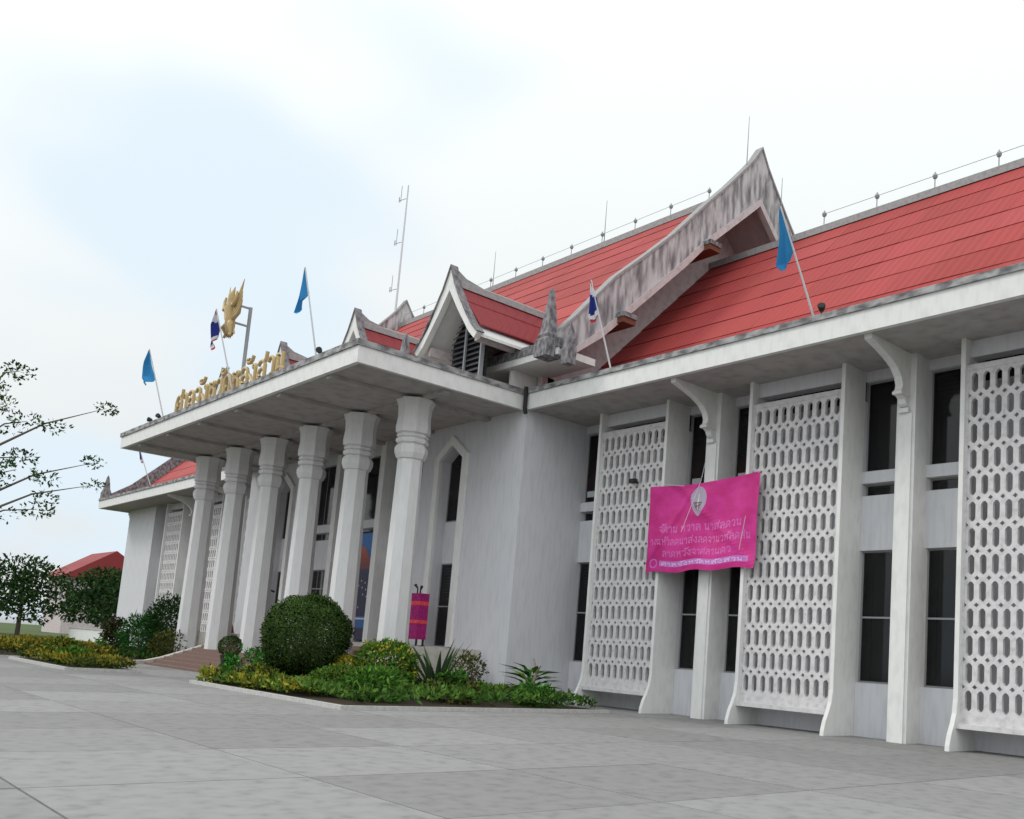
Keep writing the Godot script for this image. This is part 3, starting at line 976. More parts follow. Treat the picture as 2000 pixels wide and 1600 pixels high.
func make_emblem() -> void:
	var px := -38.05
	var o := thing("emblem_post", "grey steel post holding a gilded winged emblem above the sign letters", "emblem", Vector3(px, TOP, -14.0))
	var p := MB.new()
	p.tube([Vector3(px, TOP - 0.05, -14.0), Vector3(px, 14.85, -14.0)], [0.075], 8)
	part("post", p, M.metal, o)
	for y in [14.05, 14.8]:
		var b := MB.new()
		b.box(px - 0.035, px + 0.035, y - 0.035, y + 0.035, -14.0, -13.42)
		part("bracket", b, M.metal, o)
	# gilded figure, facing the front: crown, head, chest, legs, raised wings, tail
	var c := Vector3(px, 14.4, -13.3)
	var e := MB.new()
	e.tube([c + Vector3(0, -0.95, 0), c + Vector3(0.02, -0.78, 0.02), c + Vector3(0, -0.5, 0.03), c + Vector3(0, -0.2, 0.05), c + Vector3(0, 0.1, 0.07), c + Vector3(0, 0.35, 0.05), c + Vector3(0, 0.48, 0.05)], [0.05, 0.16, 0.2, 0.19, 0.25, 0.18, 0.1], 10)
	e.tube([c + Vector3(0, 0.45, 0.06), c + Vector3(0, 0.56, 0.09), c + Vector3(0, 0.7, 0.09), c + Vector3(0, 0.82, 0.06), c + Vector3(0, 1.1, 0.0)], [0.08, 0.13, 0.14, 0.08, 0.015], 9)
	for s in [-1, 1]:
		e.tube([c + Vector3(s * 0.1, -0.4, 0.05), c + Vector3(s * 0.32, -0.6, 0.16), c + Vector3(s * 0.22, -0.85, 0.06), c + Vector3(s * 0.3, -1.0, 0.1)], [0.12, 0.11, 0.07, 0.05], 8)
		e.tube([c + Vector3(s * 0.2, 0.3, 0.08), c + Vector3(s * 0.5, 0.2, 0.16), c + Vector3(s * 0.6, 0.55, 0.12), c + Vector3(s * 0.55, 0.75, 0.1)], [0.09, 0.08, 0.06, 0.04], 8)
	var body := part("gilded_figure", e, M.gold, o)
	for s in [-1, 1]:
		var w := MB.new()
		for k in 5:
			var a := 0.30 + 0.16 * k
			var tip: Vector3 = c + Vector3(s * (0.95 - 0.10 * k), 0.35 + 0.2 * k, -0.02 * k)
			if k == 4:
				tip = c + Vector3(s * 0.72, 1.28, -0.06)
			w.tube([c + Vector3(s * 0.16, -0.25 + 0.1 * k, 0.0), c + Vector3(s * (0.62 - 0.03 * k), -0.1 + 0.17 * k, -0.02), tip], [0.1, 0.085, 0.012], 7)
		part("wing", w, M.gold, body)
	var t := MB.new()
	for k in 5:
		t.tube([c + Vector3(0, -0.5, -0.05), c + Vector3((k - 2) * 0.13, -0.85, -0.06), c + Vector3((k - 2) * 0.2, -1.05 + absf(k - 2) * 0.06, -0.04)], [0.08, 0.06, 0.01], 6)
	part("tail", t, M.gold, body)

# ---------------------------------------------------------------- flags
# rows go from the pole top downwards: [left x, left y, right x, right y, colour]
func flag(label: String, base: Vector3, top: Vector3, left: Array, right: Array, stripes: Array, seed_: int, group := "flags on leaning poles") -> void:
	var o := thing("flag", label, "flag", base, group)
	var p := MB.new()
	p.tube([base, base + top], [0.032, 0.022], 7)
	part("pole", p, M.white_metal, o)
	var cl := MB.new()
	var rows := 24
	var cols := 16
	var k := top.z / top.y
	var pick := func(arr: Array, t: float) -> Vector2:
		var m := arr.size() / 2
		var f := t * (m - 1)
		var i := mini(int(f), m - 2)
		return Vector2(arr[2 * i], arr[2 * i + 1]).lerp(Vector2(arr[2 * i + 2], arr[2 * i + 3]), f - i)
	var grid := []
	for r in rows + 1:
		var t := float(r) / rows
		var row := []
		var L: Vector2 = pick.call(left, t)
		var R: Vector2 = pick.call(right, t)
		for c in cols + 1:
			var s := float(c) / cols
			var q := R.lerp(L, s)
			var w := (R - L).length()
			var fold := sin(s * 9.0 + seed_ + t * 1.5) * 0.14 * minf(1.0, w) * (0.25 + 0.75 * s)
			row.append(base + Vector3(q.x + 0.02 * sin(t * 7.0 + seed_), q.y - 0.05 * s * sin(s * 5 + seed_), q.y * k + fold))
		grid.append(row)
	for r in rows:
		for c in cols:
			var s := (c + 0.5) / cols
			var t := (r + 0.5) / rows
			var h := clampf(t * 0.85 + s * 0.15 if stripes.size() > 1 else 0.0, 0.0, 0.999)
			cl.col = stripes[0]
			if stripes.size() > 1:
				var seg := [0.1667, 0.3333, 0.6667, 0.8333, 1.0]
				for j in 5:
					if h < seg[j]:
						cl.col = stripes[j]
						break
			cl.quad(grid[r + 1][c + 1], grid[r + 1][c], grid[r][c], grid[r][c + 1])
	part("cloth", cl, M.cloth, o)

func spot(label: String, at: Vector3, aim: Vector3) -> void:
	var o := thing("floodlight", label, "floodlight", at, "floodlights on the roof edges")
	var b := MB.new()
	b.tube([at, at + Vector3(0, 0.14, 0)], [0.025], 6)
	part("stand", b, M.dark, o)
	var h := MB.new()
	var c := at + Vector3(0, 0.2, 0)
	h.tube([c - aim * 0.11, c - aim * 0.08, c + aim * 0.06, c + aim * 0.1], [0.03, 0.07, 0.11, 0.11], 8)
	part("lamp_housing", h, M.dark, o)

func make_flags() -> void:
	var blue := Color(0.05, 0.26, 0.55)
	var red := Color(0.42, 0.04, 0.07)
	var wht := Color(0.66, 0.66, 0.70)
	var nav := Color(0.035, 0.04, 0.21)
	var tri := [red, wht, nav, wht, red]
	flag("plain blue flag at the far end of the portico roof", Vector3(-45.8, 11.2, -13.6), Vector3(0, 3.03, 0.98), [-0.1, 3.0, -1.28, 2.41, -2.04, 1.92, -1.85, 1.74], [0.0, 3.0, 0.0, 2.5, 0.0, 2.1, 0.0, 1.7], [blue], 1)
	flag("drooping red, white and blue striped flag beside the gilded emblem", Vector3(-37.8, 11.2, -13.6), Vector3(0, 3.11, 1.0), [-0.1, 3.08, -0.99, 2.5, -1.51, 1.97, -1.25, 1.8], [0.0, 3.05, 0.0, 2.75, 0.0, 2.35, -0.4, 2.15], tri, 2)
	flag("narrow drooping blue flag near the portico roof corner", Vector3(-30.5, 11.2, -13.6), Vector3(0, 3.0, 0.75), [-0.1, 2.98, -0.67, 2.25, -1.13, 1.76, -0.9, 1.68], [0.0, 2.98, 0.0, 2.45, 0.0, 2.15, -0.45, 2.05], [blue], 3)
	flag("large blue flag hanging over the right wing's red roof", Vector3(-14.6, 11.1, -20.1), Vector3(0, 2.55, 1.7), [-0.05, 2.5, -0.25, 2.0, -0.64, 1.35, -0.5, 1.22], [0.0, 2.5, 0.03, 2.0, 0.0, 1.6, -0.18, 1.38], [blue], 4)
	flag("red, white and blue striped flag in front of the big gable's foot", Vector3(-22.66, 11.1, -20.1), Vector3(0, 2.76, 1.15), [-0.02, 2.72, -0.25, 2.2, -0.46, 1.7, -0.42, 1.5], [0.04, 2.72, 0.04, 2.3, 0.04, 1.95, -0.02, 1.68], tri, 5)
	flag("striped flag glimpsed below the portico on the left wing roof", Vector3(-68.4, 11.1, -20.1), Vector3(0, 2.76, 1.15), [-0.02, 2.72, -0.25, 2.2, -0.46, 1.7, -0.42, 1.5], [0.04, 2.72, 0.04, 2.3, 0.04, 1.95, -0.02, 1.68], tri, 6)
	spot("small black floodlight at the foot of the far blue flag", Vector3(-46.2, TOP, -13.5), Vector3(0.5, 0.3, 0.8).normalized())
	spot("small black floodlight near the far corner of the portico roof", Vector3(-47.4, TOP, -13.5), Vector3(-0.6, 0.2, 0.7).normalized())
	spot("small black floodlight at the foot of the narrow blue flag", Vector3(-30.1, TOP, -13.5), Vector3(0.7, 0.2, 0.6).normalized())
	spot("small dark floodlight at the foot of the large blue flag", Vector3(-14.35, TOP, -20.05), Vector3(0.4, 0.5, 0.7).normalized())

# ---------------------------------------------------------------- masts, rods
func make_roof_gear() -> void:
	var at := Vector3(-53.9, 22.3, -28.9)
	var o := thing("antenna_mast", "tall thin radio mast behind the far end of the main ridge", "antenna", at)
	var m := MB.new()
	m.tube([at, at + Vector3(0, 4.5, 0), at + Vector3(0, 9.3, 0)], [0.075, 0.06, 0.045], 6)
	part("mast", m, M.white_metal, o)
	for y in [2.2, 5.4, 8.4]:
		var a := MB.new()
		var c := at + Vector3(0, y, 0)
		a.tube([c, c + Vector3(-0.75, 0, 0.15)], [0.02], 5)
		a.tube([c + Vector3(-0.6, -0.12, 0.12), c + Vector3(-0.6, 1.0, 0.12)], [0.02], 5)
		a.tube([c + Vector3(-0.75, -0.1, 0.15), c + Vector3(-0.75, 0.25, 0.15)], [0.03], 5)
		part("aerial", a, M.metal, o)
	# lightning rods on the ridges, one shared shape
	var rod := MB.new()
	rod.tube([Vector3(0, -0.05, 0), Vector3(0, 0.62, 0)], [0.022], 5)
	rod.lathe([Vector2(0.0, 0.34), Vector2(0.07, 0.38), Vector2(0.1, 0.46), Vector2(0.07, 0.54), Vector2(0.0, 0.58)], Vector3.ZERO, 8, 0.0, true)
	var rm := rod.mesh()
	var words := ["first", "second", "third", "fourth", "fifth", "sixth", "seventh", "eighth", "ninth", "tenth", "eleventh", "twelfth"]
	for k in 12:
		var r := inst("lightning_rod", rm, M.metal, Vector3(-27.4 - 2.383 * k, YR2 + 0.26, ZR))
		tag(r, "small ball-tipped rod on the high centre ridge, %s from the big gable" % words[k], "lightning rod", "lightning rods along the centre ridge")
	for k in 6:
		var r := inst("lightning_rod", rm, M.metal, Vector3(-21.1 + 2.383 * k, YR1 + 0.26, ZR))
		tag(r, "small ball-tipped rod on the right wing's ridge, %s from the big gable" % words[k], "lightning rod", "lightning rods along the right wing's ridge")
	for w in [[-27.4 - 2.383 * 11, -27.4, YR2 + 0.74, "thin wire strung between the rods of the centre ridge"], [-21.1, -21.1 + 2.383 * 5, YR1 + 0.74, "thin wire strung between the rods of the right wing's ridge"]]:
		var c := MB.new()
		c.tube([Vector3(w[0], w[2], ZR), Vector3(w[1], w[2], ZR)], [0.012], 4)
		tag(part("lightning_wire", c, M.metal), w[3], "wire")
	var talls := [[Vector3(-34.5, YR2 + 0.26, ZR - 0.1), 2.3, "tall thin spike rising from the middle of the centre ridge"], [Vector3(-44.0, YR2 + 0.26, ZR - 0.1), 2.2, "tall thin spike on the centre ridge left of the first dormer"], [Vector3(-24.6, 22.3, -28.6), 2.6, "tall thin spike on the big gable's barge board"], [Vector3(-23.3, YR1 + 0.2, ZR), 2.8, "thin spike just right of the big gable on the wing ridge"]]
	for t in talls:
		var c := MB.new()
		c.tube([t[0], t[0] + Vector3(0, t[1] * 0.3, 0), t[0] + Vector3(0, t[1], 0)], [0.03, 0.022, 0.012], 5)
		c.lathe([Vector2(0.0, -0.02), Vector2(0.09, 0.0), Vector2(0.05, 0.12), Vector2(0.0, 0.14)], t[0], 6)
		tag(part("air_terminal", c, M.metal), t[2], "lightning rod")

# ---------------------------------------------------------------- banner and print
func stroke(im: Image, a: Vector2, b: Vector2, w: float, c: Color) -> void:
	var n := int((b - a).length() / (w * 0.5)) + 1
	for i in n + 1:
		var p := a.lerp(b, float(i) / n)
		im.fill_rect(Rect2i(int(p.x - w / 2), int(p.y - w / 2), maxi(1, int(w)), maxi(1, int(w))), c)

func write_line(im: Image, text: Array, x: float, y: float, h: float, width: float, c: Color, w: float) -> void:
	var sum := 0.0
	for ch in text:
		sum += 0.35 if ch == " " else (glyph(ch)[0] + 0.12 if ch != "mai_han" else 0.0)
	var k := width / sum
	for ch in text:
		if ch == " ":
			x += 0.35 * k
			continue
		var g := glyph(ch)
		for i in range(1, g.size()):
			for j in range(0, g[i].size() - 2, 2):
				stroke(im, Vector2(x + g[i][j] * k, y - g[i][j + 1] * h), Vector2(x + g[i][j + 2] * k, y - g[i][j + 3] * h), w, c)
		if ch != "mai_han":
			x += (g[0] + 0.12) * k

func make_banner() -> void:
	var W := 1024
	var H := 640
	var im := Image.create(W, H, false, Image.FORMAT_RGB8)
	var f := FastNoiseLite.new()
	f.seed = 9
	f.frequency = 0.004
	for y in H:
		for x in W:
			var k := f.get_noise_2d(x, y * 1.5)
			im.set_pixel(x, y, Color(0.73 + 0.07 * k, 0.18 + 0.07 * k, 0.49 + 0.10 * k))
	var ink := Color(0.76, 0.41, 0.66)
	var pale := Color(0.80, 0.68, 0.86)
	# crest: a pointed oval badge with a darker device in it
	for y in range(24, 248):
		var t := (y - 24) / 224.0
		var hw := 76.0 * pow(sin(PI * pow(t, 0.8)), 0.75)
		im.fill_rect(Rect2i(int(486 - hw), y, int(2 * hw), 1), Color(0.64, 0.58, 0.66))
	for y in range(70, 214):
		var t := (y - 70) / 144.0
		var hw := 40.0 * pow(sin(PI * pow(t, 0.8)), 0.75)
		im.fill_rect(Rect2i(int(486 - hw), y, int(2 * hw), 1), Color(0.60, 0.58, 0.65) if t < 0.5 else Color(0.52, 0.44, 0.48))
	stroke(im, Vector2(486, 84), Vector2(486, 200), 8, Color(0.80, 0.78, 0.70))
	stroke(im, Vector2(458, 150), Vector2(514, 150), 7, Color(0.36, 0.3, 0.34))
	stroke(im, Vector2(464, 180), Vector2(508, 168), 7, Color(0.36, 0.3, 0.34))
	write_line(im, ["cho", "mai_han", "do", "aa", "no", " ", "ho", "wo", "aa", "lo", " ", "no", "aa", "so", "lo", "do", "wo", "no"], 110, 350, 44, 790, ink, 7)
	write_line(im, ["aa", "ngo", "no", "ho", "mai_han", "wo", "lo", "do", "no", "aa", "so", "ngo", "lo", "do", "cho", "aa", "no", "wo", "ho", "mai_han", "lo", "do", "so", "no"], 30, 442, 42, 950, ink, 6)
	write_line(im, ["lo", "aa", "do", "ho", "wo", "mai_han", "ngo", "cho", "aa", "so_sala", "lo", "aa", "no", "do", "wo"], 160, 528, 38, 660, ink, 6)
	im.fill_rect(Rect2i(130, 560, 840, 40), Color(0.72, 0.44, 0.70))
	write_line(im, ["so_sala", "aa", "lo", "cho", "mai_han", "ngo", "ho", "wo", "mai_han", "do", "ho", "lo", "mai_han", "ngo", "so", "wo", "no"], 150, 594, 20, 780, pale, 5)
	for a in 40:
		var an := TAU * a / 40.0
		stroke(im, Vector2(70 + 34 * cos(an), 580 + 30 * sin(an)), Vector2(70 + 34 * cos(an + 0.2), 580 + 30 * sin(an + 0.2)), 8, Color(0.72, 0.42, 0.72))
	var m := StandardMaterial3D.new()
	m.albedo_texture = ImageTexture.create_from_image(im)
	m.roughness = 0.55
	m.metallic_specular = 0.3
	var o := thing("banner", "magenta vinyl banner with crest and Thai writing tied across two screens", "banner", Vector3(-19.86, 6.0, -21.7))
	var b := MB.new()
	var cols := 48
	var rows := 28
	var pt := func(s: float, t: float) -> Vector3:
		# corners measured on the screens; the top edge sags between its ties
		var tl := Vector3(-22.16, 7.46, -21.78); var tr := Vector3(-17.5, 7.55, -21.74)
		var bl := Vector3(-22.1, 4.58, -21.76); var br := Vector3(-17.54, 4.66, -21.74)
		var p := tl.lerp(tr, s).lerp(bl.lerp(br, s), t)
		p.y -= 0.10 * sin(PI * s) * (1.0 - t) - 0.035 * sin(s * 17.0) * t
		p.x -= 0.05 * sin(PI * t) * (s - 0.5)
		var z := 0.035 * sin(s * 12.0 + t * 7.0) * sin(PI * s) + 0.03 * sin(s * 5.0 - t * 9.0) * t - 0.10 * sin(PI * s) * (1 - t) * 0.5
		z += 0.05 * exp(-pow((s + t * 0.5 - 0.45) / 0.03, 2)) + 0.04 * exp(-pow((s * 0.7 - t * 0.5 - 0.2) / 0.03, 2))
		return p + Vector3(0, 0, z)
	for i in rows:
		for j in cols:
			var s0 := float(j) / cols; var s1 := float(j + 1) / cols
			var t0 := float(i) / rows; var t1 := float(i + 1) / rows
			b.quad(pt.call(s0, t1), pt.call(s1, t1), pt.call(s1, t0), pt.call(s0, t0), Vector2(s0, t1), Vector2(s1, t1), Vector2(s1, t0), Vector2(s0, t0))
	part("vinyl_sheet", b, m, o)
	for r in [[Vector3(-22.3, 7.6, -21.85), Vector3(-20.5, 7.33, -21.66)], [Vector3(-19.9, 8.4, -22.0), Vector3(-19.85, 7.45, -21.72), Vector3(-20.5, 5.85, -21.64)], [Vector3(-17.2, 7.7, -21.9), Vector3(-17.55, 7.5, -21.7)], [Vector3(-22.5, 4.3, -21.95), Vector3(-22.08, 4.6, -21.72)], [Vector3(-17.9, 6.2, -21.64), Vector3(-18.1, 5.2, -21.66)]]:
		var c := MB.new()
		c.tube(r, [0.008], 5)
		part("cord", c, M.white_metal, o)

func make_porch_things() -> void:
	# tall poster in the bay left of the right-hand columns
	var W := 160
	var H := 640
	var im := Image.create(W, H, false, Image.FORMAT_RGB8)
	for y in H:
		var t := float(y) / H
		var c := Color(0.06, 0.36, 0.62).lerp(Color(0.08, 0.08, 0.22), smoothstep(0.08, 0.42, t))
		im.fill_rect(Rect2i(0, y, W, 1), c)
	for y in range(80, 220):
		var t := (y - 80) / 140.0
		im.fill_rect(Rect2i(int(20 + 40 * t), y, int(60 + 40 * t), 1), Color(0.66, 0.27, 0.14).lerp(Color(0.36, 0.12, 0.16), t))
	for k in 14:
		im.fill_rect(Rect2i(20 + (k * 37) % 120, 260 + (k * 53) % 200, 8, 10), Color(0.62, 0.60, 0.66))
	im.fill_rect(Rect2i(0, 500, W, 70), Color(0.10, 0.30, 0.52))
	im.fill_rect(Rect2i(20, 510, 110, 10), Color(0.7, 0.7, 0.75))
	var pm := StandardMaterial3D.new()
	pm.albedo_texture = ImageTexture.create_from_image(im)
	pm.roughness = 0.5
	var o := thing("poster", "tall dark blue poster with an orange patch in the porch bay", "poster", Vector3(-38.1, 1.72, -20.3))
	var b := MB.new()
	b.quad(Vector3(-39.3, 1.8, -20.29), Vector3(-37.4, 1.8, -20.29), Vector3(-37.4, 6.5, -20.29), Vector3(-39.3, 6.5, -20.29))
	b.box(-39.3, -37.4, 1.8, 6.5, -20.33, -20.295)
	part("print_panel", b, pm, o)
	var fr := MB.new()
	fr.box(-39.36, -39.3, 1.72, 6.56, -20.36, -20.27)
	fr.box(-37.4, -37.34, 1.72, 6.56, -20.36, -20.27)
	fr.box(-39.3, -37.4, 6.5, 6.56, -20.36, -20.27)
	part("frame", fr, M.dark, o)
	# magenta cloth-covered stand by the nearest column
	var im2 := Image.create(128, 256, false, Image.FORMAT_RGB8)
	var f := FastNoiseLite.new()
	f.seed = 4
	f.frequency = 0.05
	for y in 256:
		for x in 128:
			var k := f.get_noise_2d(x, y)
			var c := Color(0.50, 0.03, 0.34).lerp(Color(0.66, 0.10, 0.44), clampf(k * 1.5 + 0.3, 0, 1))
			if (y > 44 and y < 66) or (y > 148 and y < 168):
				c = Color(0.86, 0.30, 0.22).lerp(c, clampf(k + 0.2, 0.0, 0.6))
			im2.set_pixel(x, y, c)
	var m2 := StandardMaterial3D.new()
	m2.albedo_texture = ImageTexture.create_from_image(im2)
	m2.roughness = 0.9
	var s := thing("draped_stand", "tall stand draped in magenta cloth with orange bands beside the nearest column", "stand", Vector3(-31.5, 1.7, -19.0))
	var sb := MB.new()
	sb.quad(Vector3(-32.2, 1.95, -18.8), Vector3(-30.95, 1.95, -18.8), Vector3(-30.95, 3.66, -18.8), Vector3(-32.2, 3.66, -18.8))
	sb.quad(Vector3(-30.95, 1.95, -18.8), Vector3(-30.95, 1.95, -19.2), Vector3(-30.95, 3.66, -19.2), Vector3(-30.95, 3.66, -18.8))
	sb.quad(Vector3(-32.2, 1.95, -19.2), Vector3(-32.2, 1.95, -18.8), Vector3(-32.2, 3.66, -18.8), Vector3(-32.2, 3.66, -19.2))
	sb.quad(Vector3(-30.95, 1.95, -19.2), Vector3(-32.2, 1.95, -19.2), Vector3(-32.2, 3.66, -19.2), Vector3(-30.95, 3.66, -19.2))
	sb.quad(Vector3(-32.2, 3.66, -18.8), Vector3(-30.95, 3.66, -18.8), Vector3(-30.95, 3.66, -19.2), Vector3(-32.2, 3.66, -19.2))
	part("cloth_cover", sb, m2, s)
	for x in [-32.12, -31.03]:
		for z in [-18.86, -19.14]:
			var l := MB.new()
			l.box(x - 0.03, x + 0.03, 1.7, 1.96, z - 0.03, z + 0.03)
			part("leg", l, M.dark, s)
	var mk := MB.new()
	mk.tube([Vector3(-31.5, 3.66, -19.0), Vector3(-31.5, 3.85, -19.0), Vector3(-31.62, 4.0, -18.95)], [0.03, 0.025, 0.06], 7)
	mk.tube([Vector3(-31.3, 3.66, -19.0), Vector3(-31.3, 3.8, -19.0), Vector3(-31.15, 3.92, -18.95)], [0.03, 0.025, 0.06], 7)
	part("microphone", mk, M.dark, s)
	# folding board between the two far columns
	var a := thing("folding_board", "dark brown folding board on the porch between the two farthest columns", "sign board", Vector3(-47.6, 1.7, -18.2))
	for q in [-1, 1]:
		var p := MB.new()
		var A := Vector3(-47.95, 1.71, -18.2 + q * 0.3); var B := Vector3(-47.25, 1.71, -18.2 + q * 0.3)
		var C := Vector3(-47.35, 2.65, -18.2 + q * 0.03); var D := Vector3(-47.85, 2.65, -18.2 + q * 0.03)
		var th := Vector3(0, 0, q * 0.03)
		p.quad(A, B, C, D)
		p.quad(B + th, A + th, D + th, C + th)
		p.quad(A + th, A, D, D + th)
		p.quad(B, B + th, C + th, C)
		part("leaf", p, M.purlin, a)
	# little red-brown wall lamp between the columns
	var l := thing("wall_lamp", "small reddish wall lamp on a bracket between the middle columns", "wall lamp", Vector3(-46.7, 3.7, ZB + 0.1))
	var lb := MB.new()
	lb.tube([Vector3(-46.7, 3.9, ZB), Vector3(-46.7, 4.0, ZB + 0.3), Vector3(-46.7, 3.85, ZB + 0.5)], [0.05], 6)
	part("bracket", lb, M.dark, l)
	var lh := MB.new()
	lh.lathe([Vector2(0.0, 0.42), Vector2(0.1, 0.4), Vector2(0.28, 0.12), Vector2(0.22, 0.0), Vector2(0.0, -0.05)], Vector3(-46.7, 3.45, ZB + 0.5), 10)
	part("shade", lh, M.purlin, l)
	# black floodlight clipped to the first screen
	var fl := thing("screen_floodlight", "black floodlight clipped to the screen left of the banner", "floodlight", Vector3(-23.04, 7.75, -22.0))
	var fb := MB.new()
	fb.box(-23.18, -22.92, 7.68, 7.82, -21.9, -21.72)
	part("lamp_housing", fb, M.dark, fl)
	var fa := MB.new()
	fa.box(-23.08, -23.0, 7.7, 7.76, -22.02, -21.9)
	part("bracket", fa, M.dark, fl)

# ---------------------------------------------------------------- plants
func leaf(mb: MB, at: Vector3, d: Vector3, side: Vector3, ln: float, w: float, nrm := Vector3.ZERO) -> void:
	# a folded four-triangle leaf
	var up := side.cross(d).normalized()
	var m := at + d * ln * 0.5 - up * ln * 0.06
	var tip := at + d * ln - up * ln * 0.22
	var l := m + side * w * 0.5 + up * w * 0.14
	var r := m - side * w * 0.5 + up * w * 0.14
	if nrm != Vector3.ZERO:
		for q in [[at, m, l], [at, r, m], [m, tip, l], [m, r, tip]]:
			if (q[1] - q[0]).cross(q[2] - q[0]).dot(nrm) > 0.0:
				mb.tri_n(q[0], q[1], q[2], nrm, nrm, nrm)
			else:
				mb.tri_n(q[0], q[2], q[1], nrm, nrm, nrm)
		return
	mb.tri(at, m, l)
	mb.tri(at, r, m)
	mb.tri(m, tip, l)
	mb.tri(m, r, tip)

func rand_dir() -> Vector3:
	var z := rng.randf_range(-1, 1)
	var a := rng.randf() * TAU
	var r := sqrt(1 - z * z)
	return Vector3(r * cos(a), z, r * sin(a))

func vary(c: Color, k: float) -> Color:
	var f := 1.0 + rng.randf_range(-k, k)
	var h := rng.randf_range(-k, k) * 0.25
	return Color(c.r * f * (1 + h), c.g * f, c.b * f * (1 - h))

# leaves through a lumpy ellipsoid; shell > 0 keeps them near its surface
func leaves(mb: MB, c: Vector3, r: Vector3, count: int, size: float, cols: Array, shell: float, lump: float, seed_: int, outward := 0.6, wide := 0.5, tidy := false, k_tone := 0.3) -> void:
	var f := FastNoiseLite.new()
	f.seed = seed_
	f.frequency = 1.0
	for i in count:
		var d := rand_dir()
		var k := 1.0 + lump * f.get_noise_3d(d.x * 2.2, d.y * 2.2, d.z * 2.2)
		var rr := pow(rng.randf(), 1.0 / 3.0)
		rr = lerpf(rr, 1.0 - 0.12 * rng.randf(), shell)
		var p := c + Vector3(d.x * r.x, d.y * r.y, d.z * r.z) * rr * k
		if p.y < 0.05:
			continue
		if lump > 0.3 and f.get_noise_3d(p.x * 0.9 + 40, p.y * 0.9, p.z * 0.9) < -0.12:
			continue
		var dir := (d * outward + rand_dir() * (1.0 - outward * 0.5) + Vector3(0, 0.15, 0)).normalized()
		var side := dir.cross(rand_dir()).normalized()
		mb.col = vary(cols[rng.randi() % cols.size()], k_tone)
		leaf(mb, p, dir, side, size * rng.randf_range(0.7, 1.3), size * wide * rng.randf_range(0.8, 1.2), (d + rand_dir() * 0.4).normalized() if tidy else Vector3.ZERO)

func bush(called: String, label: String, category: String, at: Vector3, c: Vector3, r: Vector3, count: int, size: float, cols: Array, shell: float, lump: float, seed_: int, group := "", wide := 0.5) -> Node3D:
	var o := thing(called, label, category, at, group)
	var mb := MB.new()
	leaves(mb, c, r, count, size, cols, shell, lump, seed_, 0.6, wide)
	var l := part("foliage", mb, M.leaf, o)
	stuff(l)
	var st := MB.new()
	for k in 5:
		var a := TAU * k / 5.0
		st.tube([at + Vector3(cos(a) * 0.06, 0, sin(a) * 0.06), c + Vector3(cos(a) * r.x * 0.3, -r.y * 0.3, sin(a) * r.z * 0.3), c + Vector3(cos(a + 0.4) * r.x * 0.6, r.y * 0.35, sin(a + 0.4) * r.z * 0.6)], [0.05, 0.035, 0.012], 5)
	part("stem", st, M.bark, o)
	return o

func sword_plant(called: String, label: String, at: Vector3, n: int, ln: float, w: float, col: Color, lean: float) -> void:
	var o := thing(called, label, "plant", at)
	for k in n:
		var a := TAU * k / n + rng.randf_range(-0.2, 0.2)
		var t := lean * rng.randf_range(0.15, 1.0)
		var d := Vector3(cos(a) * sin(t), cos(t), sin(a) * sin(t))
		var side := d.cross(Vector3.UP).normalized()
		var nrm := side.cross(d)
		var mb := MB.new()
		mb.col = vary(col, 0.25)
		var L := ln * rng.randf_range(0.7, 1.05)
		var prev := []
		for j in 6:
			var s := j / 5.0
			var p := at + d * L * s + Vector3(0, -0.16 * L * s * s * sin(t), 0) + Vector3(cos(a), 0, sin(a)) * 0.1 * L * s * s
			var hw := w * 0.5 * sin(PI * (0.22 + 0.78 * s)) 
			var cur := [p - side * hw + nrm * hw * 0.5, p, p + side * hw + nrm * hw * 0.5]
			if j > 0:
				mb.quad(prev[0], prev[1], cur[1], cur[0])
				mb.quad(prev[1], prev[2], cur[2], cur[1])
			prev = cur
		part("leaf", mb, M.leaf, o)

func ground_cover(called: String, label: String, rect: Array, h: float, count: int, size: float, cols: Array) -> void:
	var mb := MB.new()
	var f := FastNoiseLite.new()
	f.seed = 77
	f.frequency = 0.45
	for i in count:
		var x := rng.randf_range(rect[0], rect[1])
		var z := rng.randf_range(rect[2], rect[3])
		var k := f.get_noise_2d(x, z)
		var y := 0.1 + h * (0.45 + 0.6 * k + 0.5 * rng.randf())
		mb.col = vary(cols[clampi(int((k + 0.5 + rng.randf_range(-0.3, 0.3)) * cols.size()), 0, cols.size() - 1)], 0.3)
		var d := (rand_dir() + Vector3(0, 0.9, 0)).normalized()
		leaf(mb, Vector3(x, maxf(0.06, y), z), d, d.cross(rand_dir()).normalized(), size * rng.randf_range(0.7, 1.3), size * 0.45)
	var o := part(called, mb, M.leaf)
	tag(o, label, "ground cover")
	stuff(o)

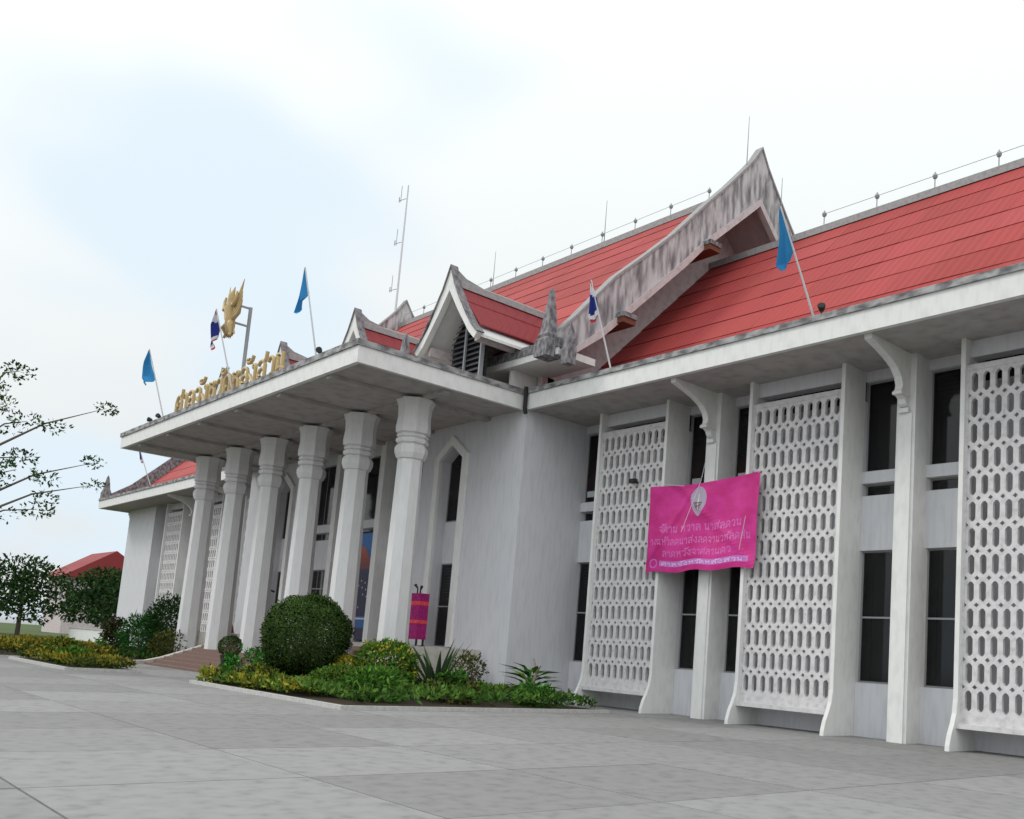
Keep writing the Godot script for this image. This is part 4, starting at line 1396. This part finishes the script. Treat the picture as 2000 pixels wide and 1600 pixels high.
func make_plants() -> void:
	var dg := [Color(0.022, 0.05, 0.014), Color(0.03, 0.065, 0.016), Color(0.018, 0.04, 0.013)]
	var mg := [Color(0.065, 0.16, 0.025), Color(0.09, 0.20, 0.03), Color(0.045, 0.11, 0.02)]
	var yg := [Color(0.19, 0.23, 0.03), Color(0.30, 0.29, 0.03), Color(0.11, 0.19, 0.03)]
	var ol := [Color(0.07, 0.08, 0.022), Color(0.09, 0.095, 0.025), Color(0.05, 0.06, 0.02)]
	var br := [Color(0.04, 0.17, 0.025), Color(0.06, 0.21, 0.03), Color(0.03, 0.10, 0.02)]
	# big clipped ball
	var c := Vector3(-27.6, 1.78, -13.0)
	var o := thing("clipped_bush", "big dark green bush clipped into a ball in front of the columns", "bush", Vector3(-27.6, 0.1, -13.0))
	var mb := MB.new()
	leaves(mb, c, Vector3(1.3, 1.26, 1.3), 26000, 0.075, [Color(0.05, 0.09, 0.024), Color(0.06, 0.105, 0.026), Color(0.042, 0.076, 0.022)], 0.88, 0.15, 2, 0.5, 0.5, true, 0.2)
	leaves(mb, c, Vector3(1.18, 1.14, 1.18), 6000, 0.10, [Color(0.04, 0.075, 0.02)], 0.6, 0.10, 3, 0.5, 0.5, true, 0.2)
	stuff(part("foliage", mb, M.leaf, o))
	var t := MB.new()
	t.tube([Vector3(-27.6, 0.05, -13.0), Vector3(-27.58, 0.6, -13.0), Vector3(-27.6, 1.5, -13.0)], [0.12, 0.09, 0.07], 8)
	for k in 6:
		var a := TAU * k / 6
		t.tube([Vector3(-27.6, 0.7, -13.0), c + Vector3(cos(a) * 0.8, -0.1, sin(a) * 0.8)], [0.05, 0.02], 5)
	part("trunk", t, M.bark, o)
	# little ball on a stem in a dark pot on the steps
	var sb := thing("topiary_ball", "small round topiary on a stem between two far columns", "potted plant", Vector3(-39.0, 0.15, -15.2))
	var m2 := MB.new()
	leaves(m2, Vector3(-39.0, 1.18, -15.2), Vector3(0.45, 0.43, 0.45), 3000, 0.065, [Color(0.045, 0.08, 0.022), Color(0.055, 0.095, 0.025)], 0.85, 0.12, 5, 0.5, 0.5, true, 0.2)
	stuff(part("foliage", m2, M.leaf, sb))
	var s2 := MB.new()
	s2.tube([Vector3(-39.0, 0.5, -15.2), Vector3(-39.0, 1.1, -15.2)], [0.05, 0.04], 6)
	part("stem", s2, M.bark, sb)
	var pt := MB.new()
	pt.lathe([Vector2(0.0, 0.0), Vector2(0.24, 0.0), Vector2(0.34, 0.45), Vector2(0.36, 0.5), Vector2(0.3, 0.5), Vector2(0.0, 0.44)], Vector3(-39.0, 0.31, -15.2), 14, 0.0, true)
	part("pot", pt, M.dark, sb)
	# right-hand bed
	bush("bright_shrub", "bright green leafy shrub left of the big clipped ball", "shrub", Vector3(-30.5, 0.1, -12.6), Vector3(-30.5, 0.62, -12.6), Vector3(0.95, 0.62, 0.85), 2200, 0.2, br, 0.3, 0.35, 8, "", 0.32)
	bush("variegated_shrub", "green shrub with yellow speckled leaves below the nearest column", "shrub", Vector3(-26.0, 0.1, -14.9), Vector3(-26.1, 1.0, -14.9), Vector3(0.98, 0.82, 0.95), 3000, 0.15, mg + [Color(0.30, 0.26, 0.03), Color(0.10, 0.16, 0.02)], 0.4, 0.25, 9)
	bush("low_mound", "low rounded light green mound right of the big clipped ball", "shrub", Vector3(-25.6, 0.1, -13.3), Vector3(-25.6, 0.42, -13.3), Vector3(1.2, 0.6, 1.0), 4600, 0.09, [Color(0.08, 0.15, 0.025), Color(0.06, 0.12, 0.02), Color(0.1, 0.17, 0.03)], 0.8, 0.15, 10)
	bush("yellow_shrub", "small yellow leaved shrub on top of the light green mound", "shrub", Vector3(-26.6, 0.1, -14.2), Vector3(-26.9, 0.9, -14.0), Vector3(0.6, 0.36, 0.5), 900, 0.13, [Color(0.38, 0.32, 0.03), Color(0.22, 0.24, 0.03)], 0.5, 0.3, 12)
	sword_plant("sword_plant", "spiky plant with long upright sword leaves before the porch plinth", Vector3(-25.4, 0.1, -16.3), 24, 2.1, 0.17, Color(0.06, 0.095, 0.045), 0.85)
	bush("thin_shrub", "thin twiggy olive shrub against the blank white wall", "shrub", Vector3(-25.95, 0.1, -17.8), Vector3(-25.95, 0.98, -17.8), Vector3(0.68, 0.62, 0.5), 850, 0.12, ol, 0.15, 0.4, 14)
	# broad-leaved plant at the corner of the block
	var at := Vector3(-24.0, 0.1, -18.9)
	var bp := thing("broad_leaf_plant", "broad leaved plant with a bare grey stem at the wall corner", "plant", at)
	for k in 34:
		var a := TAU * k * 0.382
		var y := 0.25 + 0.022 * k
		var d := Vector3(cos(a), 0.25 + 0.5 * rng.randf(), sin(a)).normalized()
		var l := MB.new()
		l.col = vary([Color(0.05, 0.16, 0.025), Color(0.03, 0.09, 0.02), Color(0.12, 0.2, 0.03)][k % 3], 0.2)
		var q := at + Vector3(0, y, 0) + d * 0.12
		leaf(l, q, d, d.cross(Vector3.UP).normalized(), rng.randf_range(0.75, 1.15), rng.randf_range(0.2, 0.32))
		part("leaf", l, M.leaf, bp)
	var bs := MB.new()
	bs.tube([at + Vector3(0.2, -0.05, 0.1), at + Vector3(0.12, 0.5, 0.1), at + Vector3(0.25, 1.0, 0.05), at + Vector3(0.0, 1.45, 0.0)], [0.08, 0.06, 0.045, 0.03], 7)
	bs.tube([at + Vector3(0.25, 1.0, 0.05), at + Vector3(0.45, 1.25, 0.05)], [0.035, 0.02], 6)
	part("stem", bs, mat(lin(0.24, 0.2, 0.17), 0.9), bp)
	# yellow-green edging in front
	ground_cover("edging_plants", "yellow green edging plants along the front of the right hand bed", [-31.3, -24.8, -12.9, -11.4], 0.36, 3600, 0.17, [Color(0.06, 0.12, 0.025), Color(0.11, 0.18, 0.03), Color(0.24, 0.24, 0.035), Color(0.33, 0.29, 0.04)])
	ground_cover("bed_greenery", "low dark green plants between the shrubs of the right bed", [-31.2, -21.7, -19.8, -11.5], 0.4, 7500, 0.2, [Color(0.035, 0.075, 0.018), Color(0.06, 0.13, 0.024), Color(0.09, 0.16, 0.03)])
	bush("fern_clump", "soft mid green clump at the bed's front right of the low mound", "shrub", Vector3(-23.9, 0.1, -13.4), Vector3(-23.9, 0.5, -13.4), Vector3(0.9, 0.55, 0.8), 1700, 0.2, mg, 0.25, 0.35, 40, "", 0.28)
	bush("dark_clump", "dark green clump between the sword plant and the thin shrub", "shrub", Vector3(-24.4, 0.1, -16.2), Vector3(-24.4, 0.5, -16.2), Vector3(0.75, 0.5, 0.7), 1500, 0.17, dg + mg, 0.25, 0.35, 41)
	bush("olive_clump", "low olive clump in front of the thin shrub", "shrub", Vector3(-23.4, 0.1, -15.6), Vector3(-23.4, 0.42, -15.6), Vector3(0.8, 0.42, 0.8), 1300, 0.15, ol, 0.25, 0.35, 42)
	bush("corner_clump", "small bright clump beside the broad leaved plant", "shrub", Vector3(-22.9, 0.1, -18.2), Vector3(-22.9, 0.4, -18.2), Vector3(0.7, 0.4, 0.6), 1100, 0.18, br + mg, 0.25, 0.35, 43, "", 0.35)
	bush("yellow_clump", "yellow green clump in front of the big clipped ball", "shrub", Vector3(-28.2, 0.1, -12.0), Vector3(-28.2, 0.4, -12.0), Vector3(1.1, 0.42, 0.55), 1700, 0.14, yg + ol, 0.3, 0.35, 44)
	bush("yellow_edge_clump", "yellow clump at the corner of the right bed nearest the steps", "shrub", Vector3(-31.2, 0.1, -11.8), Vector3(-31.0, 0.35, -11.8), Vector3(0.6, 0.38, 0.5), 900, 0.14, yg, 0.3, 0.35, 45)
	# left-hand bed
	ground_cover("flowering_edging", "yellow and olive edging plants left of the steps", [-61.9, -47.7, -13.6, -8.7], 0.6, 9500, 0.2, [Color(0.05, 0.075, 0.02), Color(0.09, 0.095, 0.02), Color(0.2, 0.18, 0.025), Color(0.24, 0.2, 0.03)])
	ground_cover("left_greenery", "low dark greenery under the shrubs of the left bed", [-61.9, -47.7, -20.0, -13.6], 0.3, 4000, 0.22, [Color(0.025, 0.05, 0.014), Color(0.04, 0.08, 0.02), Color(0.05, 0.09, 0.02)])
	ground_cover("island_edging", "yellow flowering cover filling the small island bed before the steps", [-45.9, -37.7, -11.4, -9.3], 0.34, 5000, 0.17, [Color(0.045, 0.07, 0.02), Color(0.09, 0.10, 0.02), Color(0.18, 0.17, 0.025), Color(0.26, 0.22, 0.03)])
	bush("island_shrub", "olive shrub at the left end of the small island bed", "shrub", Vector3(-43.9, 0.1, -10.4), Vector3(-43.9, 0.55, -10.4), Vector3(1.0, 0.5, 0.8), 2200, 0.17, ol + yg, 0.3, 0.35, 46)
	bush("island_green_shrub", "rounded green shrub in the middle of the small island bed", "shrub", Vector3(-41.0, 0.1, -10.2), Vector3(-41.0, 0.42, -10.2), Vector3(0.8, 0.36, 0.7), 1600, 0.15, mg, 0.3, 0.35, 47)
	bush("dark_shrub", "dark bronze shrub nearest the left edge beneath the end wall", "shrub", Vector3(-56.6, 0.1, -15.9), Vector3(-56.6, 1.15, -15.9), Vector3(0.6, 1.0, 0.6), 1500, 0.18, [Color(0.02, 0.035, 0.013), Color(0.04, 0.045, 0.018), Color(0.05, 0.035, 0.02)], 0.2, 0.35, 20)
	bush("feathery_shrub", "feathery bright green shrub in the middle of the left bed", "shrub", Vector3(-52.2, 0.1, -16.0), Vector3(-52.2, 1.25, -16.0), Vector3(1.15, 1.1, 1.1), 3200, 0.3, [Color(0.03, 0.11, 0.025), Color(0.045, 0.15, 0.03), Color(0.02, 0.07, 0.02)], 0.25, 0.35, 21, "", 0.2)
	bush("tall_shrub", "tall dark green shrub beside the farthest column", "shrub", Vector3(-51.6, 0.1, -16.9), Vector3(-51.4, 1.9, -16.9), Vector3(1.25, 1.55, 1.2), 4200, 0.16, [Color(0.02, 0.055, 0.016), Color(0.03, 0.07, 0.02), Color(0.018, 0.04, 0.014)], 0.3, 0.3, 22)
	bush("olive_shrub", "olive green shrub next to the sloping wall of the steps", "shrub", Vector3(-48.6, 0.1, -16.0), Vector3(-48.6, 0.85, -16.0), Vector3(0.95, 0.75, 0.85), 2000, 0.15, ol, 0.3, 0.35, 23)
	bush("end_wall_shrub", "small green shrub at the foot of the left wing's end wall", "shrub", Vector3(-64.5, 0.0, -18.0), Vector3(-64.5, 0.6, -18.0), Vector3(0.9, 0.7, 0.9), 1200, 0.2, mg, 0.3, 0.35, 24)

# ---------------------------------------------------------------- far things
func tree(label: String, at: Vector3, h: float, r: float, cols: Array, count: int, size: float, seed_: int, group := "trees beyond the left wing") -> void:
	var o := thing("tree", label, "tree", at, group)
	var tk := MB.new()
	tk.tube([at, at + Vector3(0.1, h * 0.3, 0), at + Vector3(-0.1, h * 0.7, 0.1)], [h * 0.03, h * 0.022, h * 0.01], 7)
	var fol := MB.new()
	for k in 9:
		var a := TAU * k * 0.382
		var y := h * (0.32 + 0.065 * k)
		var rad := r * (0.75 - 0.06 * k) * rng.randf_range(0.7, 1.1)
		var e := at + Vector3(cos(a) * rad, y, sin(a) * rad)
		tk.tube([at + Vector3(0, y * 0.65, 0), e], [h * 0.012, h * 0.004], 5)
		leaves(fol, e, Vector3(r * 0.5, h * 0.15, r * 0.5), count / 9, size, cols, 0.3, 0.35, seed_ + k)
	part("trunk", tk, M.bark, o)
	stuff(part("crown", fol, M.leaf, o))

func make_background() -> void:
	var dk := [Color(0.018, 0.04, 0.016), Color(0.026, 0.055, 0.018), Color(0.035, 0.07, 0.02)]
	var md := [Color(0.035, 0.075, 0.02), Color(0.05, 0.1, 0.025), Color(0.025, 0.05, 0.018)]
	var at := [[-112.0, -30.0, 7.6, 5.0], [-104.0, -36.0, 6.8, 4.2], [-120.0, -24.0, 8.6, 5.6], [-96.0, -41.0, 5.6, 3.2], [-126.0, -34.0, 8.5, 5.0], [-118.0, -14.0, 7.0, 4.5], [-112.0, -5.0, 7.5, 4.5], [-128.0, -20.0, 9.0, 5.0], [-122.0, 4.0, 7.0, 4.5]]
	var words := ["dark round tree behind the left wing's end wall, lowest branches hidden", "dark tree close behind the left end wall", "broad dark tree left of the building's end", "smallest dark tree peeping out beside the left end wall", "tall tree in front of the distant red roof", "mid green tree left of the forecourt", "bushy mid green tree near the left edge", "tallest tree in the far left row", "farthest left tree of the row"]
	for i in at.size():
		var a: Array = at[i]
		tree(words[i], Vector3(a[0], 0, a[1]), a[2], a[3], dk if i < 6 else md, 4200, 0.5, 100 + i * 11)
	# distant house with a red roof above the trees
	var h := thing("distant_house", "distant house with a red tiled roof above the dark trees", "house", Vector3(-168.5, 0, -44.0))
	var w := MB.new()
	w.box(-174, -163, 0, 9.0, -50, -38)
	part("wall", w, M.gable, h)
	var rf := MB.new()
	rf.prism(V2([37.0, 8.6, 44.0, 13.2, 51.0, 8.6]), "x", -175.5, -161.8)
	part("roof", rf, M.roof1, h)
	for k in 3:
		var wn := MB.new()
		wn.box(-172.5 + 3.2 * k, -171.1 + 3.2 * k, 5.0, 7.2, -38.0, -37.92)
		part("window", wn, M.glass, h)
	# low white wall beyond the end of the wing
	var lw := thing("boundary_wall", "low white boundary wall past the left end of the building", "wall", Vector3(-98.0, 0, -28.0))
	var lb := MB.new()
	lb.box(-112, -84, 0.0, 1.15, -27.2, -27.0)
	part("wall_panel", lb, M.white, lw)
	var lc := MB.new()
	lc.box(-112, -84, 1.15, 1.27, -27.26, -26.94)
	part("coping", lc, M.kerb, lw)
	# slender tree at the left whose outer twigs hang into view
	var ta := Vector3(-42.0, 0, -6.3)
	var o := thing("roadside_tree", "slender sparse tree at the left edge with twigs against the sky", "tree", ta)
	var tk := MB.new()
	var fol := MB.new()
	tk.tube([ta, ta + Vector3(0.1, 3.0, 0.1), ta + Vector3(-0.1, 6.5, 0.0), ta + Vector3(0.1, 10.5, 0.2)], [0.16, 0.13, 0.09, 0.03], 8)
	for k in 16:
		var a := TAU * k * 0.382
		var y := 4.2 + 0.4 * k
		var L := 2.3 - 0.09 * k
		var s := ta + Vector3(0, y, 0)
		var e := s + Vector3(cos(a) * L, 0.9, sin(a) * L)
		tk.tube([s, s.lerp(e, 0.5) + Vector3(0, 0.25, 0), e], [0.05, 0.03, 0.01], 5)
		leaves(fol, e, Vector3(0.6, 0.3, 0.6), 130, 0.16, md, 0.2, 0.35, 300 + k)
		leaves(fol, s.lerp(e, 0.6), Vector3(0.45, 0.25, 0.45), 70, 0.16, md, 0.2, 0.35, 340 + k)
	for b in [[7.6, Vector3(-40.4, 10.0, -9.9)], [5.8, Vector3(-40.5, 7.85, -9.8)], [5.2, Vector3(-39.9, 6.9, -9.7)]]:
		var s0: Vector3 = ta + Vector3(0, b[0], 0)
		var e0: Vector3 = b[1]
		tk.tube([s0, s0.lerp(e0, 0.5) + Vector3(0, 0.3, 0), e0], [0.06, 0.035, 0.008], 5)
		leaves(fol, e0, Vector3(0.42, 0.2, 0.42), 70, 0.15, md, 0.2, 0.35, 380 + int(b[0] * 10))
		leaves(fol, s0.lerp(e0, 0.6), Vector3(0.5, 0.25, 0.5), 80, 0.16, md, 0.2, 0.35, 390 + int(b[0] * 10))
	part("trunk", tk, M.bark, o)
	stuff(part("crown", fol, M.leaf, o))
